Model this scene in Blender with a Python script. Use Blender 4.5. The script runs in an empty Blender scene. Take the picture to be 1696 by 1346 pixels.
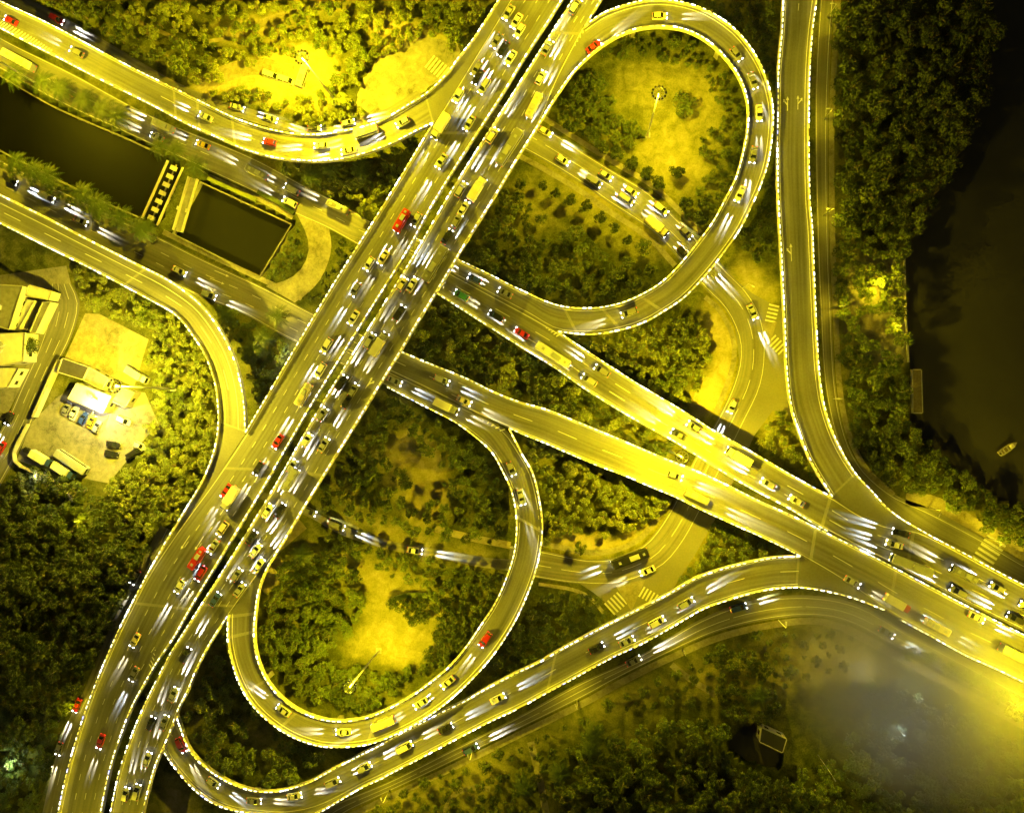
import bpy, bmesh, math, random
import numpy as np
from mathutils import Vector, Matrix
from mathutils.geometry import tessellate_polygon
random.seed(7); np.random.seed(7)
R = math.radians
sc = bpy.context.scene
COL = sc.collection
# ------------------------------------------------------------------ camera
H = 225.0; F = 1250.0; TILT = R(4.67)
cam = bpy.data.objects.new('camera', bpy.data.cameras.new('camera')); COL.objects.link(cam)
cam.location = (0, 0, H); cam.rotation_euler = (0, TILT, 0)
cam.data.sensor_width = 36; cam.data.sensor_fit = 'HORIZONTAL'; cam.data.lens = F/1696*36
cam.data.clip_start = 1; cam.data.clip_end = 8000
sc.camera = cam
# ------------------------------------------------------------------ night sky
w = bpy.data.worlds.new('World'); sc.world = w; w.use_nodes = True
nt = w.node_tree; bg = nt.nodes['Background']
sky = nt.nodes.new('ShaderNodeTexSky'); sky.sky_type = 'NISHITA'; sky.sun_disc = False
sky.sun_elevation = R(1.0); sky.sun_rotation = R(120)
tint = nt.nodes.new('ShaderNodeMix'); tint.data_type = 'RGBA'; tint.blend_type = 'MULTIPLY'
tint.inputs[0].default_value = 1.0
tint.inputs[7].default_value = (1.0, .80, .42, 1)      # town glow under a hazy night sky
nt.links.new(sky.outputs[0], tint.inputs[6]); nt.links.new(tint.outputs[2], bg.inputs[0])
bg.inputs[1].default_value = 0.08
sun = bpy.data.objects.new('moon', bpy.data.lights.new('moon', 'SUN')); COL.objects.link(sun)
sun.data.energy = 0.02; sun.data.angle = R(.5); sun.data.color = (1, .85, .5)
sun.rotation_euler = (R(25), R(-30), 0)
sc.view_settings.view_transform = 'Standard'; sc.view_settings.look = 'None'
sc.view_settings.exposure = 0.0; sc.view_settings.gamma = 1.0
sc.cycles.max_bounces = 4; sc.cycles.diffuse_bounces = 2; sc.cycles.glossy_bounces = 2
sc.cycles.transparent_max_bounces = 4; sc.cycles.sample_clamp_indirect = 3
LIGHTCOL = (1.0, .79, .010)
MASTPOWER = 90000.0
STRIP = 11.0

# ------------------------------------------------------------------ helpers
CT, ST = math.cos(TILT), math.sin(TILT)
def at(x, y, z=0.0):
    a = (x-848)/F; b = -(y-673)/F
    dx = a*CT - ST; dz = -a*ST - CT
    t = (H - z)/(-dz)
    return Vector((dx*t, b*t, z))
def tz(tile, x, y):
    ox = {0:0, 1:420, 2:840, 3:1256}[(tile-1) % 4]; oy = {0:0, 1:330, 2:660, 3:996}[(tile-1)//4]
    return (ox + x/3.845, oy + y/3.845)
def tag(o, label=None, cat=None, group=None, kind=None):
    if label: o['label'] = label
    if cat: o['category'] = cat
    if group: o['group'] = group
    if kind: o['kind'] = kind
    return o
def empty(name, loc=(0, 0, 0), rz=0, label=None, cat=None, group=None):
    o = bpy.data.objects.new(name, None); COL.objects.link(o); o.location = loc; o.rotation_euler[2] = rz
    o.empty_display_size = .3
    return tag(o, label, cat, group)
class MB:
    def __init__(s): s.v = []; s.f = []; s.m = []; s.uv = []
    def add(s, vs, fs, mi=0):
        n = len(s.v); s.v += [tuple(v) for v in vs]; s.f += [tuple(i+n for i in f) for f in fs]; s.m += [mi]*len(fs)
        return s
    def box(s, c, d, rz=0, mi=0, taper=1.0):
        cx, cy, cz = c; x, y, z = d[0]/2, d[1]/2, d[2]/2; cr, sr = math.cos(rz), math.sin(rz)
        vs = []
        for k, (a, b, e) in enumerate([(-1,-1,-1),(1,-1,-1),(1,1,-1),(-1,1,-1),(-1,-1,1),(1,-1,1),(1,1,1),(-1,1,1)]):
            t = taper if e > 0 else 1
            px, py = a*x*t, b*y*t
            vs.append((cx+px*cr-py*sr, cy+px*sr+py*cr, cz+e*z))
        return s.add(vs, [(0,3,2,1),(4,5,6,7),(0,1,5,4),(1,2,6,5),(2,3,7,6),(3,0,4,7)], mi)
    def tube(s, pts, rad, n=6, mi=0):
        pts = [Vector(p) for p in pts]; rings = []
        for i, p in enumerate(pts):
            d = (pts[min(i+1, len(pts)-1)] - pts[max(i-1, 0)]).normalized()
            u = d.cross(Vector((0,0,1)) if abs(d.z) < .9 else Vector((1,0,0))).normalized(); v = d.cross(u)
            r = rad[i] if isinstance(rad, (list, tuple)) else rad
            rings.append([p + (u*math.cos(2*math.pi*k/n) + v*math.sin(2*math.pi*k/n))*r for k in range(n)])
        vs = [q for r_ in rings for q in r_]; fs = []
        for i in range(len(pts)-1):
            for k in range(n):
                a = i*n+k; b = i*n+(k+1) % n
                fs.append((a, b, b+n, a+n))
        fs.append(tuple(range(n))[::-1]); fs.append(tuple(range((len(pts)-1)*n, len(pts)*n)))
        return s.add(vs, fs, mi)
    def loft(s, secs, mi=0, cap=True):
        n = len(secs[0]); vs = [q for r_ in secs for q in r_]; fs = []
        for i in range(len(secs)-1):
            for k in range(n):
                a = i*n+k; b = i*n+(k+1) % n
                fs.append((a, b, b+n, a+n))
        if cap: fs.append(tuple(range(n))[::-1]); fs.append(tuple(range((len(secs)-1)*n, len(secs)*n)))
        return s.add(vs, fs, mi)
    def prism(s, pts, z0, z1, mi=0):      # pts: world xy list
        n = len(pts); vs = [(p[0], p[1], z0) for p in pts] + [(p[0], p[1], z1) for p in pts]
        tri = tessellate_polygon([[Vector((p[0], p[1], 0)) for p in pts]])
        fs = [tuple(i+n for i in t) for t in tri] + [tuple(reversed(t)) for t in tri]
        for k in range(n): fs.append((k, (k+1) % n, (k+1) % n+n, k+n))
        return s.add(vs, fs, mi)
    def mesh(s, name, mats, smooth=False):
        me = bpy.data.meshes.new(name); me.from_pydata(s.v, [], s.f)
        for m in (mats if isinstance(mats, (list, tuple)) else [mats]): me.materials.append(m)
        me.polygons.foreach_set('material_index', s.m)
        if smooth: me.polygons.foreach_set('use_smooth', [True]*len(s.f))
        me.update(); return me
    def build(s, name, mats, parent=None, smooth=False, fix=True):
        me = s.mesh(name, mats, smooth)
        if fix:
            b = bmesh.new(); b.from_mesh(me); bmesh.ops.recalc_face_normals(b, faces=b.faces); b.to_mesh(me); b.free()
        return link(name, me, parent)
def link(name, me, parent=None):
    o = bpy.data.objects.new(name, me); COL.objects.link(o)
    if parent: o.parent = parent
    return o
def struct(name, mb, m):
    o = mb.build(name, m); o['kind'] = 'structure'; return o

# ------------------------------------------------------------------ materials
def mat(name, col, rough=.8, noise=0, scale=1, col2=None, metal=0, bump=0, emit=None, estr=0, detail=6, obj_rand=0, spec=.5, coord='Object', nstops=(.35, .65), sample=True):
    m = bpy.data.materials.new(name); m.use_nodes = True; n = m.node_tree; b = n.nodes['Principled BSDF']
    b.inputs['Roughness'].default_value = rough; b.inputs['Metallic'].default_value = metal
    b.inputs['Specular IOR Level'].default_value = spec
    b.inputs['Base Color'].default_value = (*col, 1)
    last = None
    if noise or col2:
        tc = n.nodes.new('ShaderNodeTexCoord'); nz = n.nodes.new('ShaderNodeTexNoise'); nz.inputs['Scale'].default_value = scale
        nz.inputs['Detail'].default_value = detail; nz.inputs['Roughness'].default_value = .65
        n.links.new(tc.outputs[coord], nz.inputs['Vector'])
        cr = n.nodes.new('ShaderNodeValToRGB'); c2 = col2 or tuple(c*(1-noise) for c in col)
        cr.color_ramp.elements[0].position = nstops[0]; cr.color_ramp.elements[1].position = nstops[1]
        cr.color_ramp.elements[0].color = (*col, 1); cr.color_ramp.elements[1].color = (*c2, 1)
        n.links.new(nz.outputs[0], cr.inputs[0]); last = cr.outputs[0]
        n.links.new(last, b.inputs['Base Color'])
        if bump:
            bp = n.nodes.new('ShaderNodeBump'); bp.inputs['Strength'].default_value = bump; bp.inputs['Distance'].default_value = .1
            n.links.new(nz.outputs[0], bp.inputs['Height']); n.links.new(bp.outputs[0], b.inputs['Normal'])
    if obj_rand:
        oi = n.nodes.new('ShaderNodeObjectInfo'); mx = n.nodes.new('ShaderNodeHueSaturation')
        mr = n.nodes.new('ShaderNodeMapRange'); mr.inputs['To Min'].default_value = 1-obj_rand; mr.inputs['To Max'].default_value = 1+obj_rand
        n.links.new(oi.outputs['Random'], mr.inputs[0]); n.links.new(mr.outputs[0], mx.inputs['Value'])
        if last: n.links.new(last, mx.inputs['Color'])
        else: mx.inputs['Color'].default_value = (*col, 1)
        n.links.new(mx.outputs[0], b.inputs['Base Color'])
    if emit:
        b.inputs['Emission Color'].default_value = (*emit, 1); b.inputs['Emission Strength'].default_value = estr
        if not sample: m.cycles.emission_sampling = 'NONE'
    return m
def asphalt(name, c0, c1):
    m = bpy.data.materials.new(name); m.use_nodes = True; n = m.node_tree; b = n.nodes['Principled BSDF']
    b.inputs['Roughness'].default_value = .62; b.inputs['Specular IOR Level'].default_value = .4
    tc = n.nodes.new('ShaderNodeTexCoord')
    def nz(scale, detail, src='Object', vec=None):
        mp = n.nodes.new('ShaderNodeMapping'); t = n.nodes.new('ShaderNodeTexNoise')
        mp.inputs['Scale'].default_value = vec or (1,1,1); t.inputs['Scale'].default_value = scale; t.inputs['Detail'].default_value = detail
        n.links.new(tc.outputs[src], mp.inputs[0]); n.links.new(mp.outputs[0], t.inputs['Vector']); return t.outputs[0]
    a = nz(.06, 4); c = nz(2.2, 8); d = nz(1.0, 3, 'UV', (.02, 1.1, 1))     # broad patches, grain, tyre wear along the lanes
    def math_(op, x, y):
        q = n.nodes.new('ShaderNodeMath'); q.operation = op
        for i, k in enumerate((x, y)):
            if isinstance(k, (int, float)): q.inputs[i].default_value = k
            else: n.links.new(k, q.inputs[i])
        return q.outputs[0]
    s_ = math_('ADD', math_('ADD', math_('MULTIPLY', a, .32), math_('MULTIPLY', c, .16)), math_('MULTIPLY', d, .52))
    cr = n.nodes.new('ShaderNodeValToRGB'); cr.color_ramp.elements[0].position = .36; cr.color_ramp.elements[1].position = .64
    cr.color_ramp.elements[0].color = (*c0, 1); cr.color_ramp.elements[1].color = (*c1, 1)
    n.links.new(s_, cr.inputs[0]); n.links.new(cr.outputs[0], b.inputs['Base Color'])
    return m
M = {}
M['asphalt'] = asphalt('asphalt', (.055,.053,.049), (.15,.145,.13))
M['asphalt_old'] = asphalt('asphalt_old', (.085,.081,.073), (.21,.20,.175))
M['concrete'] = mat('concrete', (.42,.40,.35), .85, .3, .8)
M['deckside'] = mat('deckside', (.25,.24,.22), .9, .3, .5)
M['paint'] = mat('road_paint', (.62,.61,.56), .6, .35, 3)
M['joint'] = mat('joint_concrete', (.20,.19,.17), .8, .3, 3)
M['pave'] = mat('paving', (.30,.28,.22), .85, .25, 1.2)
M['kerb'] = mat('kerb_stone', (.42,.40,.34), .85, .2, 2)
M['lot'] = mat('concrete_lot', (.34,.32,.27), .85, .5, .25)
M['sand'] = mat('sand', (.40,.35,.24), .95, .3, .25)
M['soil'] = mat('soil', (.17,.14,.07), .95, .5, .5)
M['grass'] = mat('ground_cover', (.055,.062,.018), .95, 0, .035, (.15,.145,.05), bump=.5, detail=12, nstops=(.38, .62))
M['water'] = mat('water', (.045,.042,.034), .3, .4, .02, bump=.02, spec=.4)
M['canal'] = mat('canal_water', (.003,.003,.002), .55, .4, .05, bump=.02, spec=.08)
M['basinw'] = mat('basin_water', (.014,.014,.005), .3, .3, .05, bump=.02, spec=.3)
M['coping'] = mat('old_coping', (.20,.19,.15), .9, .4, .6)
M['led'] = mat('light_bar', (.8,.8,.7), .4, emit=(1,.94,.5), estr=3.6, sample=False)
M['led_w'] = mat('light_bar_bright', (.8,.8,.8), .4, emit=(1,.98,.85), estr=9, sample=False)
M['led_b'] = mat('light_bar_blue', (.5,.5,.8), .4, emit=(.35,.4,1), estr=3, sample=False)
M['led_y'] = mat('light_bar_dim', (.8,.7,.3), .4, emit=(1,.85,.12), estr=1.0, sample=False)
M['steel'] = mat('galvanised_steel', (.45,.45,.43), .5, .2, 3)
M['black'] = mat('black_plastic', (.02,.02,.02), .5)
M['lamp_on'] = mat('lamp_glass', (.8,.8,.6), .3, emit=(1,.92,.5), estr=6, sample=False)
M['glass'] = mat('car_glass', (.015,.018,.02), .08, spec=.8)
M['tyre'] = mat('rubber', (.02,.02,.02), .9)
M['rim'] = mat('alloy', (.4,.4,.4), .35, metal=.8)
M['headlight'] = mat('headlight', (.9,.9,.9), .2, emit=(1,.97,.9), estr=40, sample=False)
M['headlight_off'] = mat('headlight_unlit', (.5,.5,.5), .15)
M['taillight'] = mat('taillight', (.5,.02,.02), .3, emit=(1,.06,.03), estr=1.6, sample=False)
M['taillight_off'] = mat('taillight_unlit', (.25,.01,.01), .3)
PAINT = {k: mat('car_paint_'+k, c, .28, spec=.6) for k, c in dict(white=(.55,.55,.54), silver=(.30,.31,.32), grey=(.18,.18,.19),
    black=(.015,.015,.018), red=(.35,.015,.015), blue=(.03,.06,.28), yellow=(.65,.45,.02), beige=(.5,.44,.32), green=(.05,.2,.1)).items()}
def leafmat(name, a, b):
    m = bpy.data.materials.new(name); m.use_nodes = True; n = m.node_tree; p = n.nodes['Principled BSDF']
    p.inputs['Roughness'].default_value = .55; p.inputs['Specular IOR Level'].default_value = .25
    g = n.nodes.new('ShaderNodeNewGeometry'); t = n.nodes.new('ShaderNodeTexNoise'); t.inputs['Scale'].default_value = .16; t.inputs['Detail'].default_value = 2
    n.links.new(g.outputs['Position'], t.inputs['Vector']); ad = n.nodes.new('ShaderNodeMath'); ad.operation = 'MULTIPLY_ADD'
    n.links.new(g.outputs['Random Per Island'], ad.inputs[0]); ad.inputs[1].default_value = .34; n.links.new(t.outputs[0], ad.inputs[2])
    r = n.nodes.new('ShaderNodeValToRGB'); r.color_ramp.elements[0].position = .42; r.color_ramp.elements[1].position = .88
    r.color_ramp.elements[0].color = (*a, 1); r.color_ramp.elements[1].color = (*b, 1); n.links.new(ad.outputs[0], r.inputs[0]); n.links.new(r.outputs[0], p.inputs['Base Color']); return m
LEAF = [leafmat('leaves_mid', (.035,.060,.012), (.12,.15,.035)), leafmat('leaves_dark', (.012,.024,.007), (.075,.095,.024)), leafmat('leaves_light', (.05,.08,.012), (.22,.24,.05)), leafmat('leaves_bush_unlit', (.008,.016,.005), (.03,.042,.012))]  # bush leaves coloured darker so their tops look unlit
_old = [mat('leaves_mid', (.050,.085,.016), .6, 0, 1.3, (.10,.135,.03), obj_rand=.3, spec=.3),
        mat('leaves_dark', (.022,.042,.012), .6, 0, 1.3, (.05,.075,.02), obj_rand=.3, spec=.3),
        mat('leaves_light', (.085,.12,.02), .6, 0, 1.3, (.16,.19,.04), obj_rand=.25, spec=.3)]
M['palm'] = mat('palm_leaf', (.018,.034,.008), .5, 0, 1, (.05,.07,.015), spec=.3)
M['bark'] = mat('bark', (.14,.11,.07), .9, .4, 3)
M['roof_w'] = mat('white_roof', (.62,.60,.54), .7, .2, .5)
M['roof_g'] = mat('grey_roof', (.22,.21,.19), .8, .35, .6)
M['roof_d'] = mat('dark_roof', (.06,.055,.05), .8, .4, .5)
M['wall'] = mat('rendered_wall', (.42,.40,.34), .85, .2, 1)
M['wood'] = mat('weathered_wood', (.2,.16,.1), .8, .4, 2)

def earth(name, stops, s1, s2, s3, w=(.45,.33,.22)):
    m = bpy.data.materials.new(name); m.use_nodes = True; n = m.node_tree; b = n.nodes['Principled BSDF']; b.inputs['Roughness'].default_value = .95; b.inputs['Specular IOR Level'].default_value = .1
    tc = n.nodes.new('ShaderNodeTexCoord'); acc = None
    for k, (sc_, wt) in enumerate(zip((s1, s2, s3), w)):
        t = n.nodes.new('ShaderNodeTexNoise'); t.inputs['Scale'].default_value = sc_; t.inputs['Detail'].default_value = 5; t.inputs['Roughness'].default_value = .6; t.inputs['Distortion'].default_value = .6*(k == 1)
        n.links.new(tc.outputs['Object'], t.inputs['Vector']); q = n.nodes.new('ShaderNodeMath'); q.operation = 'MULTIPLY_ADD'; n.links.new(t.outputs[0], q.inputs[0]); q.inputs[1].default_value = wt
        if acc: n.links.new(acc, q.inputs[2])
        else: q.inputs[2].default_value = 0
        acc = q.outputs[0]
    r = n.nodes.new('ShaderNodeValToRGB')
    while len(r.color_ramp.elements) < len(stops): r.color_ramp.elements.new(.5)
    for e, (p, c) in zip(r.color_ramp.elements, stops): e.position = p; e.color = (*c, 1)
    n.links.new(acc, r.inputs[0]); n.links.new(r.outputs[0], b.inputs['Base Color'])
    bp = n.nodes.new('ShaderNodeBump'); bp.inputs['Strength'].default_value = .6; bp.inputs['Distance'].default_value = .25; n.links.new(acc, bp.inputs['Height']); n.links.new(bp.outputs[0], b.inputs['Normal'])
    return m
M['grass'] = earth('ground_cover', ((.38,(.016,.022,.007)), (.46,(.045,.052,.014)), (.55,(.11,.11,.032)), (.66,(.22,.20,.07)), (.80,(.36,.31,.17))), .045, .35, 2.2)
_n = M['grass'].node_tree; _a = _n.nodes.new('ShaderNodeAttribute'); _a.attribute_name = 'worn'; _m = _n.nodes.new('ShaderNodeMath'); _m.operation = 'MULTIPLY_ADD'; _m.inputs[1].default_value = .27
_r = [q for q in _n.nodes if q.type == 'VALTORGB'][0]; _src = _r.inputs[0].links[0].from_socket; _n.links.new(_a.outputs['Fac'], _m.inputs[0]); _n.links.new(_src, _m.inputs[2]); _n.links.new(_m.outputs[0], _r.inputs[0])
M['sand'] = earth('bare_ground', ((.36,(.10,.09,.05)), (.45,(.22,.19,.11)), (.58,(.34,.30,.19))), .08, .5, 2.5)
M['lot'] = earth('stained_concrete', ((.38,(.09,.085,.07)), (.46,(.18,.17,.14)), (.60,(.28,.26,.22))), .12, .6, 3)
M['pave'] = earth('paving', ((.38,(.12,.11,.08)), (.5,(.22,.20,.15)), (.62,(.30,.28,.21))), .2, 1.1, 4)
LAWN = earth('lawn_grass', ((.38,(.05,.058,.016)), (.47,(.12,.12,.03)), (.60,(.25,.22,.08))), .07, .5, 2.4)
BARE = earth('worn_lawn', ((.38,(.06,.065,.02)), (.46,(.20,.18,.07)), (.58,(.34,.29,.14))), .09, .5, 2.4)
# ------------------------------------------------------------------ curves in plan
def smooth(pts, step=6.0):
    P = [np.array(p, float) for p in pts]
    if len(P) == 2: out = [P[0]*(1-t)+P[1]*t for t in np.linspace(0, 1, 12)]
    else:
        P = [2*P[0]-P[1]] + P + [2*P[-1]-P[-2]]; out = []
        for i in range(1, len(P)-2):
            p0, p1, p2, p3 = P[i-1:i+3]
            # centripetal Catmull-Rom keeps uneven spacing from overshooting
            d = [max(np.linalg.norm(b-a)**.5, 1e-3) for a, b in ((p0,p1),(p1,p2),(p2,p3))]
            m1 = (p2-p1) + d[1]*((p1-p0)/d[0] - (p2-p0)/(d[0]+d[1])); m2 = (p2-p1) + d[1]*((p3-p2)/d[2] - (p3-p1)/(d[1]+d[2]))
            for t in np.linspace(0, 1, 8, endpoint=False):
                t2, t3 = t*t, t*t*t
                out.append((2*t3-3*t2+1)*p1 + (t3-2*t2+t)*m1 + (-2*t3+3*t2)*p2 + (t3-t2)*m2)
        out.append(P[-2])
    return np.array(out)
def resample(c, n):
    d = np.r_[0, np.cumsum(np.linalg.norm(np.diff(c, axis=0), axis=1))]; t = np.linspace(0, d[-1], n)
    return np.stack([np.interp(t, d, c[:, i]) for i in range(c.shape[1])], 1)
def plen(c): return float(np.sum(np.linalg.norm(np.diff(c, axis=0), axis=1)))
ROADS = {}
SHAPES = []      # px polygons nothing may grow on
class Road:
    """ribbon between two edge polylines (photo px), heights from anchors (x, y, z)"""
    def __init__(s, key, L, Rr, anchors, flow=1, clear=True):
        l = smooth(L); r = smooth(Rr); s.n = max(8, int((plen(l)+plen(r))/2/14))
        s.l = resample(l, s.n); s.r = resample(r, s.n); s.c = (s.l+s.r)/2; s.flow = flow; s.key = key
        fr = sorted((int(np.argmin(np.linalg.norm(s.c-np.array(a[:2]), axis=1))), a[2]) for a in anchors)
        s.z = np.interp(np.arange(s.n), [f[0] for f in fr], [f[1] for f in fr])
        for _ in range(6): s.z[1:-1] = (s.z[:-2]+s.z[1:-1]*2+s.z[2:])/4
        s.Lw = [at(*p, z) for p, z in zip(s.l, s.z)]; s.Rw = [at(*p, z) for p, z in zip(s.r, s.z)]
        cw = np.array([(a+b)/2 for a, b in zip(s.Lw, s.Rw)]); s.cum = np.r_[0, np.cumsum(np.linalg.norm(np.diff(cw, axis=0), axis=1))]
        s.len = s.cum[-1]
        if clear: SHAPES.append(np.vstack([s.l, s.r[::-1]]))
        ROADS[key] = s
    def idx(s, x, y):
        i = int(np.argmin(np.linalg.norm(s.c-np.array((x, y)), axis=1)))
        best = (1e9, i)
        for j in (i-1, i):
            if 0 <= j < s.n-1:
                a, b = s.c[j], s.c[j+1]; t = float(np.clip(np.dot(np.array((x, y))-a, b-a)/np.dot(b-a, b-a), 0, 1))
                d = np.linalg.norm(a+(b-a)*t-np.array((x, y)))
                if d < best[0]: best = (d, j+t)
        return best[1]
    def zat(s, x, y): return float(np.interp(s.idx(x, y), range(s.n), s.z))
    def P(s, f, v, dz=0):            # f index (float), v 0..1 across
        i = min(int(f), s.n-2); t = f-i
        p = s.Lw[i].lerp(s.Lw[i+1], t).lerp(s.Rw[i].lerp(s.Rw[i+1], t), v); p = p.copy(); p.z += dz; return p
    def D(s, d, v, dz=0): return s.P(float(np.interp(d, s.cum, range(s.n))), v, dz)
    def width(s, f): return (s.P(f, 0)-s.P(f, 1)).length
    def heading(s, f):
        i = min(int(f), s.n-2); d = (s.P(i+1, .5)-s.P(i, .5))*s.flow; return math.atan2(d.y, d.x)
def join_into(deck, mb, m):
    if not mb.f: return
    me = deck.data; k = len(me.materials); me.materials.append(m); tmp = mb.mesh('tmp', m); tmp.polygons.foreach_set('material_index', [k]*len(mb.f))
    b = bmesh.new(); b.from_mesh(me); b.from_mesh(tmp); b.to_mesh(me); b.free(); bpy.data.meshes.remove(tmp)
def ribbon_mesh(rd, name, m, parent=None, thick=0, dz=0.0, side=None):
    vs, fs, mi, uv = [], [], [], []
    ncol = 5
    for i in range(rd.n):
        for k in range(ncol): vs.append(tuple(rd.P(i, k/(ncol-1), dz)))
    for i in range(rd.n-1):
        for k in range(ncol-1): a = i*ncol+k; fs.append((a, a+1, a+1+ncol, a+ncol)); mi.append(0)
    if thick:
        b = len(vs)
        for i in range(rd.n):
            vs += [tuple(rd.P(i, 0, dz-.35)), tuple(rd.P(i, .16, dz-thick)), tuple(rd.P(i, .84, dz-thick)), tuple(rd.P(i, 1, dz-.35))]
        for i in range(rd.n-1):
            q = b+4*i; t = i*ncol
            for u in ((t, t+ncol, q+4, q), (q, q+4, q+5, q+1), (q+1, q+5, q+6, q+2), (q+2, q+6, q+7, q+3), (q+3, q+7, t+2*ncol-1, t+ncol-1)): fs.append(u); mi.append(1)
    me = bpy.data.meshes.new(name); me.from_pydata(vs, [], fs); me.materials.append(m)
    if thick: me.materials.append(side)
    me.polygons.foreach_set('material_index', mi)
    ul = me.uv_layers.new(name='UVMap')
    for p in me.polygons:
        for li in p.loop_indices:
            vi = me.loops[li].vertex_index
            if vi < rd.n*ncol: ul.data[li].uv = (rd.cum[vi//ncol], (vi % ncol)/(ncol-1)*rd.width(min(vi//ncol, rd.n-1.001)))
    me.update(); bm = bmesh.new(); bm.from_mesh(me); bmesh.ops.recalc_face_normals(bm, faces=bm.faces)
    up = sum(f.normal.z for f in bm.faces if f.material_index == 0)
    if up < 0: bmesh.ops.reverse_faces(bm, faces=bm.faces)
    bm.to_mesh(me); bm.free()
    rd.obj = link(name, me, parent); return rd.obj
def stripe(mb, rd, v, w, d0, d1, dz=.012, step=3.0):
    n = max(1, int((d1-d0)/step)); prev = None
    for k in range(n+1):
        d = d0+(d1-d0)*k/n; f = float(np.interp(d, rd.cum, range(rd.n))); W = rd.width(min(f, rd.n-1.001))
        a, b = rd.D(d, v-w/2/W, dz), rd.D(d, v+w/2/W, dz)
        if prev: mb.add([prev[0], prev[1], b, a], [(0,1,2,3)])
        prev = (a, b)
def dashes(mb, rd, v, dash, period, w=.16, s0=0, s1=None, dz=.012):
    d = s0
    while d < (s1 or rd.len)-dash: stripe(mb, rd, v, w, d, d+dash, dz); d += period
def markings(rd, parent, solid=(), dash=(), joints=(), arrows=(), extra=None, dz=.012, dp=(2.0, 6.0), name='lane_marking', dots=None):
    mb = MB()
    for v in solid: stripe(mb, rd, v, .17, 0, rd.len, dz)
    for v in dash:
        if isinstance(v, tuple): dashes(mb, rd, v[0], dp[0], dp[1], s0=rd.len*v[1], s1=rd.len*v[2], dz=dz)
        else: dashes(mb, rd, v, dp[0], dp[1], dz=dz)
    for (x, y, L, turn) in arrows:
        f = rd.idx(x, y); h = rd.heading(f); v = lateral(rd, f, x, y); p = rd.P(f, v, dz+.002); arrow(mb, p, h, L, turn)
    if extra: extra(mb)
    join_into(rd.obj, up(mb), M['paint'])
    if joints:
        jb = MB()
        for (x, y) in joints:
            d = float(np.interp(rd.idx(x, y), range(rd.n), rd.cum))
            jb.add([rd.D(d-.45, .02, .006), rd.D(d+.45, .02, .006), rd.D(d+.45, .98, .006), rd.D(d-.45, .98, .006)], [(0,1,2,3)])
        join_into(rd.obj, up(jb), M['joint'])
def up(mb):
    out = []
    for f in mb.f:
        p = [Vector(mb.v[i]) for i in f[:3]]
        out.append(f if (p[1]-p[0]).cross(p[2]-p[1]).z > 0 else tuple(reversed(f)))
    mb.f = out; return mb
def lateral(rd, f, x, y):
    i = min(int(f), rd.n-2); t = f-i; l = rd.l[i]*(1-t)+rd.l[i+1]*t; r = rd.r[i]*(1-t)+rd.r[i+1]*t
    return float(np.clip(np.dot(np.array((x, y))-l, r-l)/np.dot(r-l, r-l), .02, .98))
def arrow(mb, p, h, L=5, turn=0):
    c, s_ = math.cos(h), math.sin(h)
    T = lambda a, b: (p.x+a*c-b*s_, p.y+a*s_+b*c, p.z)
    mb.add([T(-L/2, -.1), T(L/2-1, -.1), T(L/2-1, .1), T(-L/2, .1)], [(0,1,2,3)])
    mb.add([T(L/2-1, -.4), T(L/2, 0), T(L/2-1, .4)], [(0,1,2)])
    if turn:
        mb.add([T(-.5, .1*turn), T(0, .1*turn), T(.9, .9*turn), T(.5, .95*turn)], [(0,1,2,3)])
        mb.add([T(.3, 1.2*turn), T(1.3, 1.2*turn), T(1.0, .6*turn)], [(0,1,2)])
def ragged(pts, amp=5.0, seed=1):
    rr = random.Random(seed+len(pts)); c = smooth(list(pts)+[pts[0]]); c = resample(c, max(12, int(plen(c)/4))); n = len(c)-1; ce = c.mean(0); out = []
    ph = [rr.uniform(0, 6.28) for _ in range(7)]; fr = [3, 5, 8, 13, 21, 34, 47]
    for i in range(n):
        a = 2*math.pi*i/n; k = sum(math.sin(a*f+p)/(1+.35*j) for j, (f, p) in enumerate(zip(fr, ph)))*.55+rr.uniform(-.25, .25); d = c[i]-ce; d = d/(np.linalg.norm(d)+1e-6); out.append(tuple(c[i]+d*amp*k))
    return out
def poly_sheet(name, pts, z, m, parent=None, kind='structure'):
    if name in ('lawn', 'verge_soil', 'lit_clearing', 'plaza'): pts = ragged(pts, {'lawn':9, 'lit_clearing':7, 'terrace':7, 'plaza':3}.get(name, 2.5), int(pts[0][0]))
    pw = [at(x, y, z) for x, y in pts]; tri = tessellate_polygon([pw]); mb = MB().add(pw, tri); up(mb)
    o = mb.build(name, m, parent, fix=False)
    if not parent and kind: o['kind'] = kind
    return o

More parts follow.
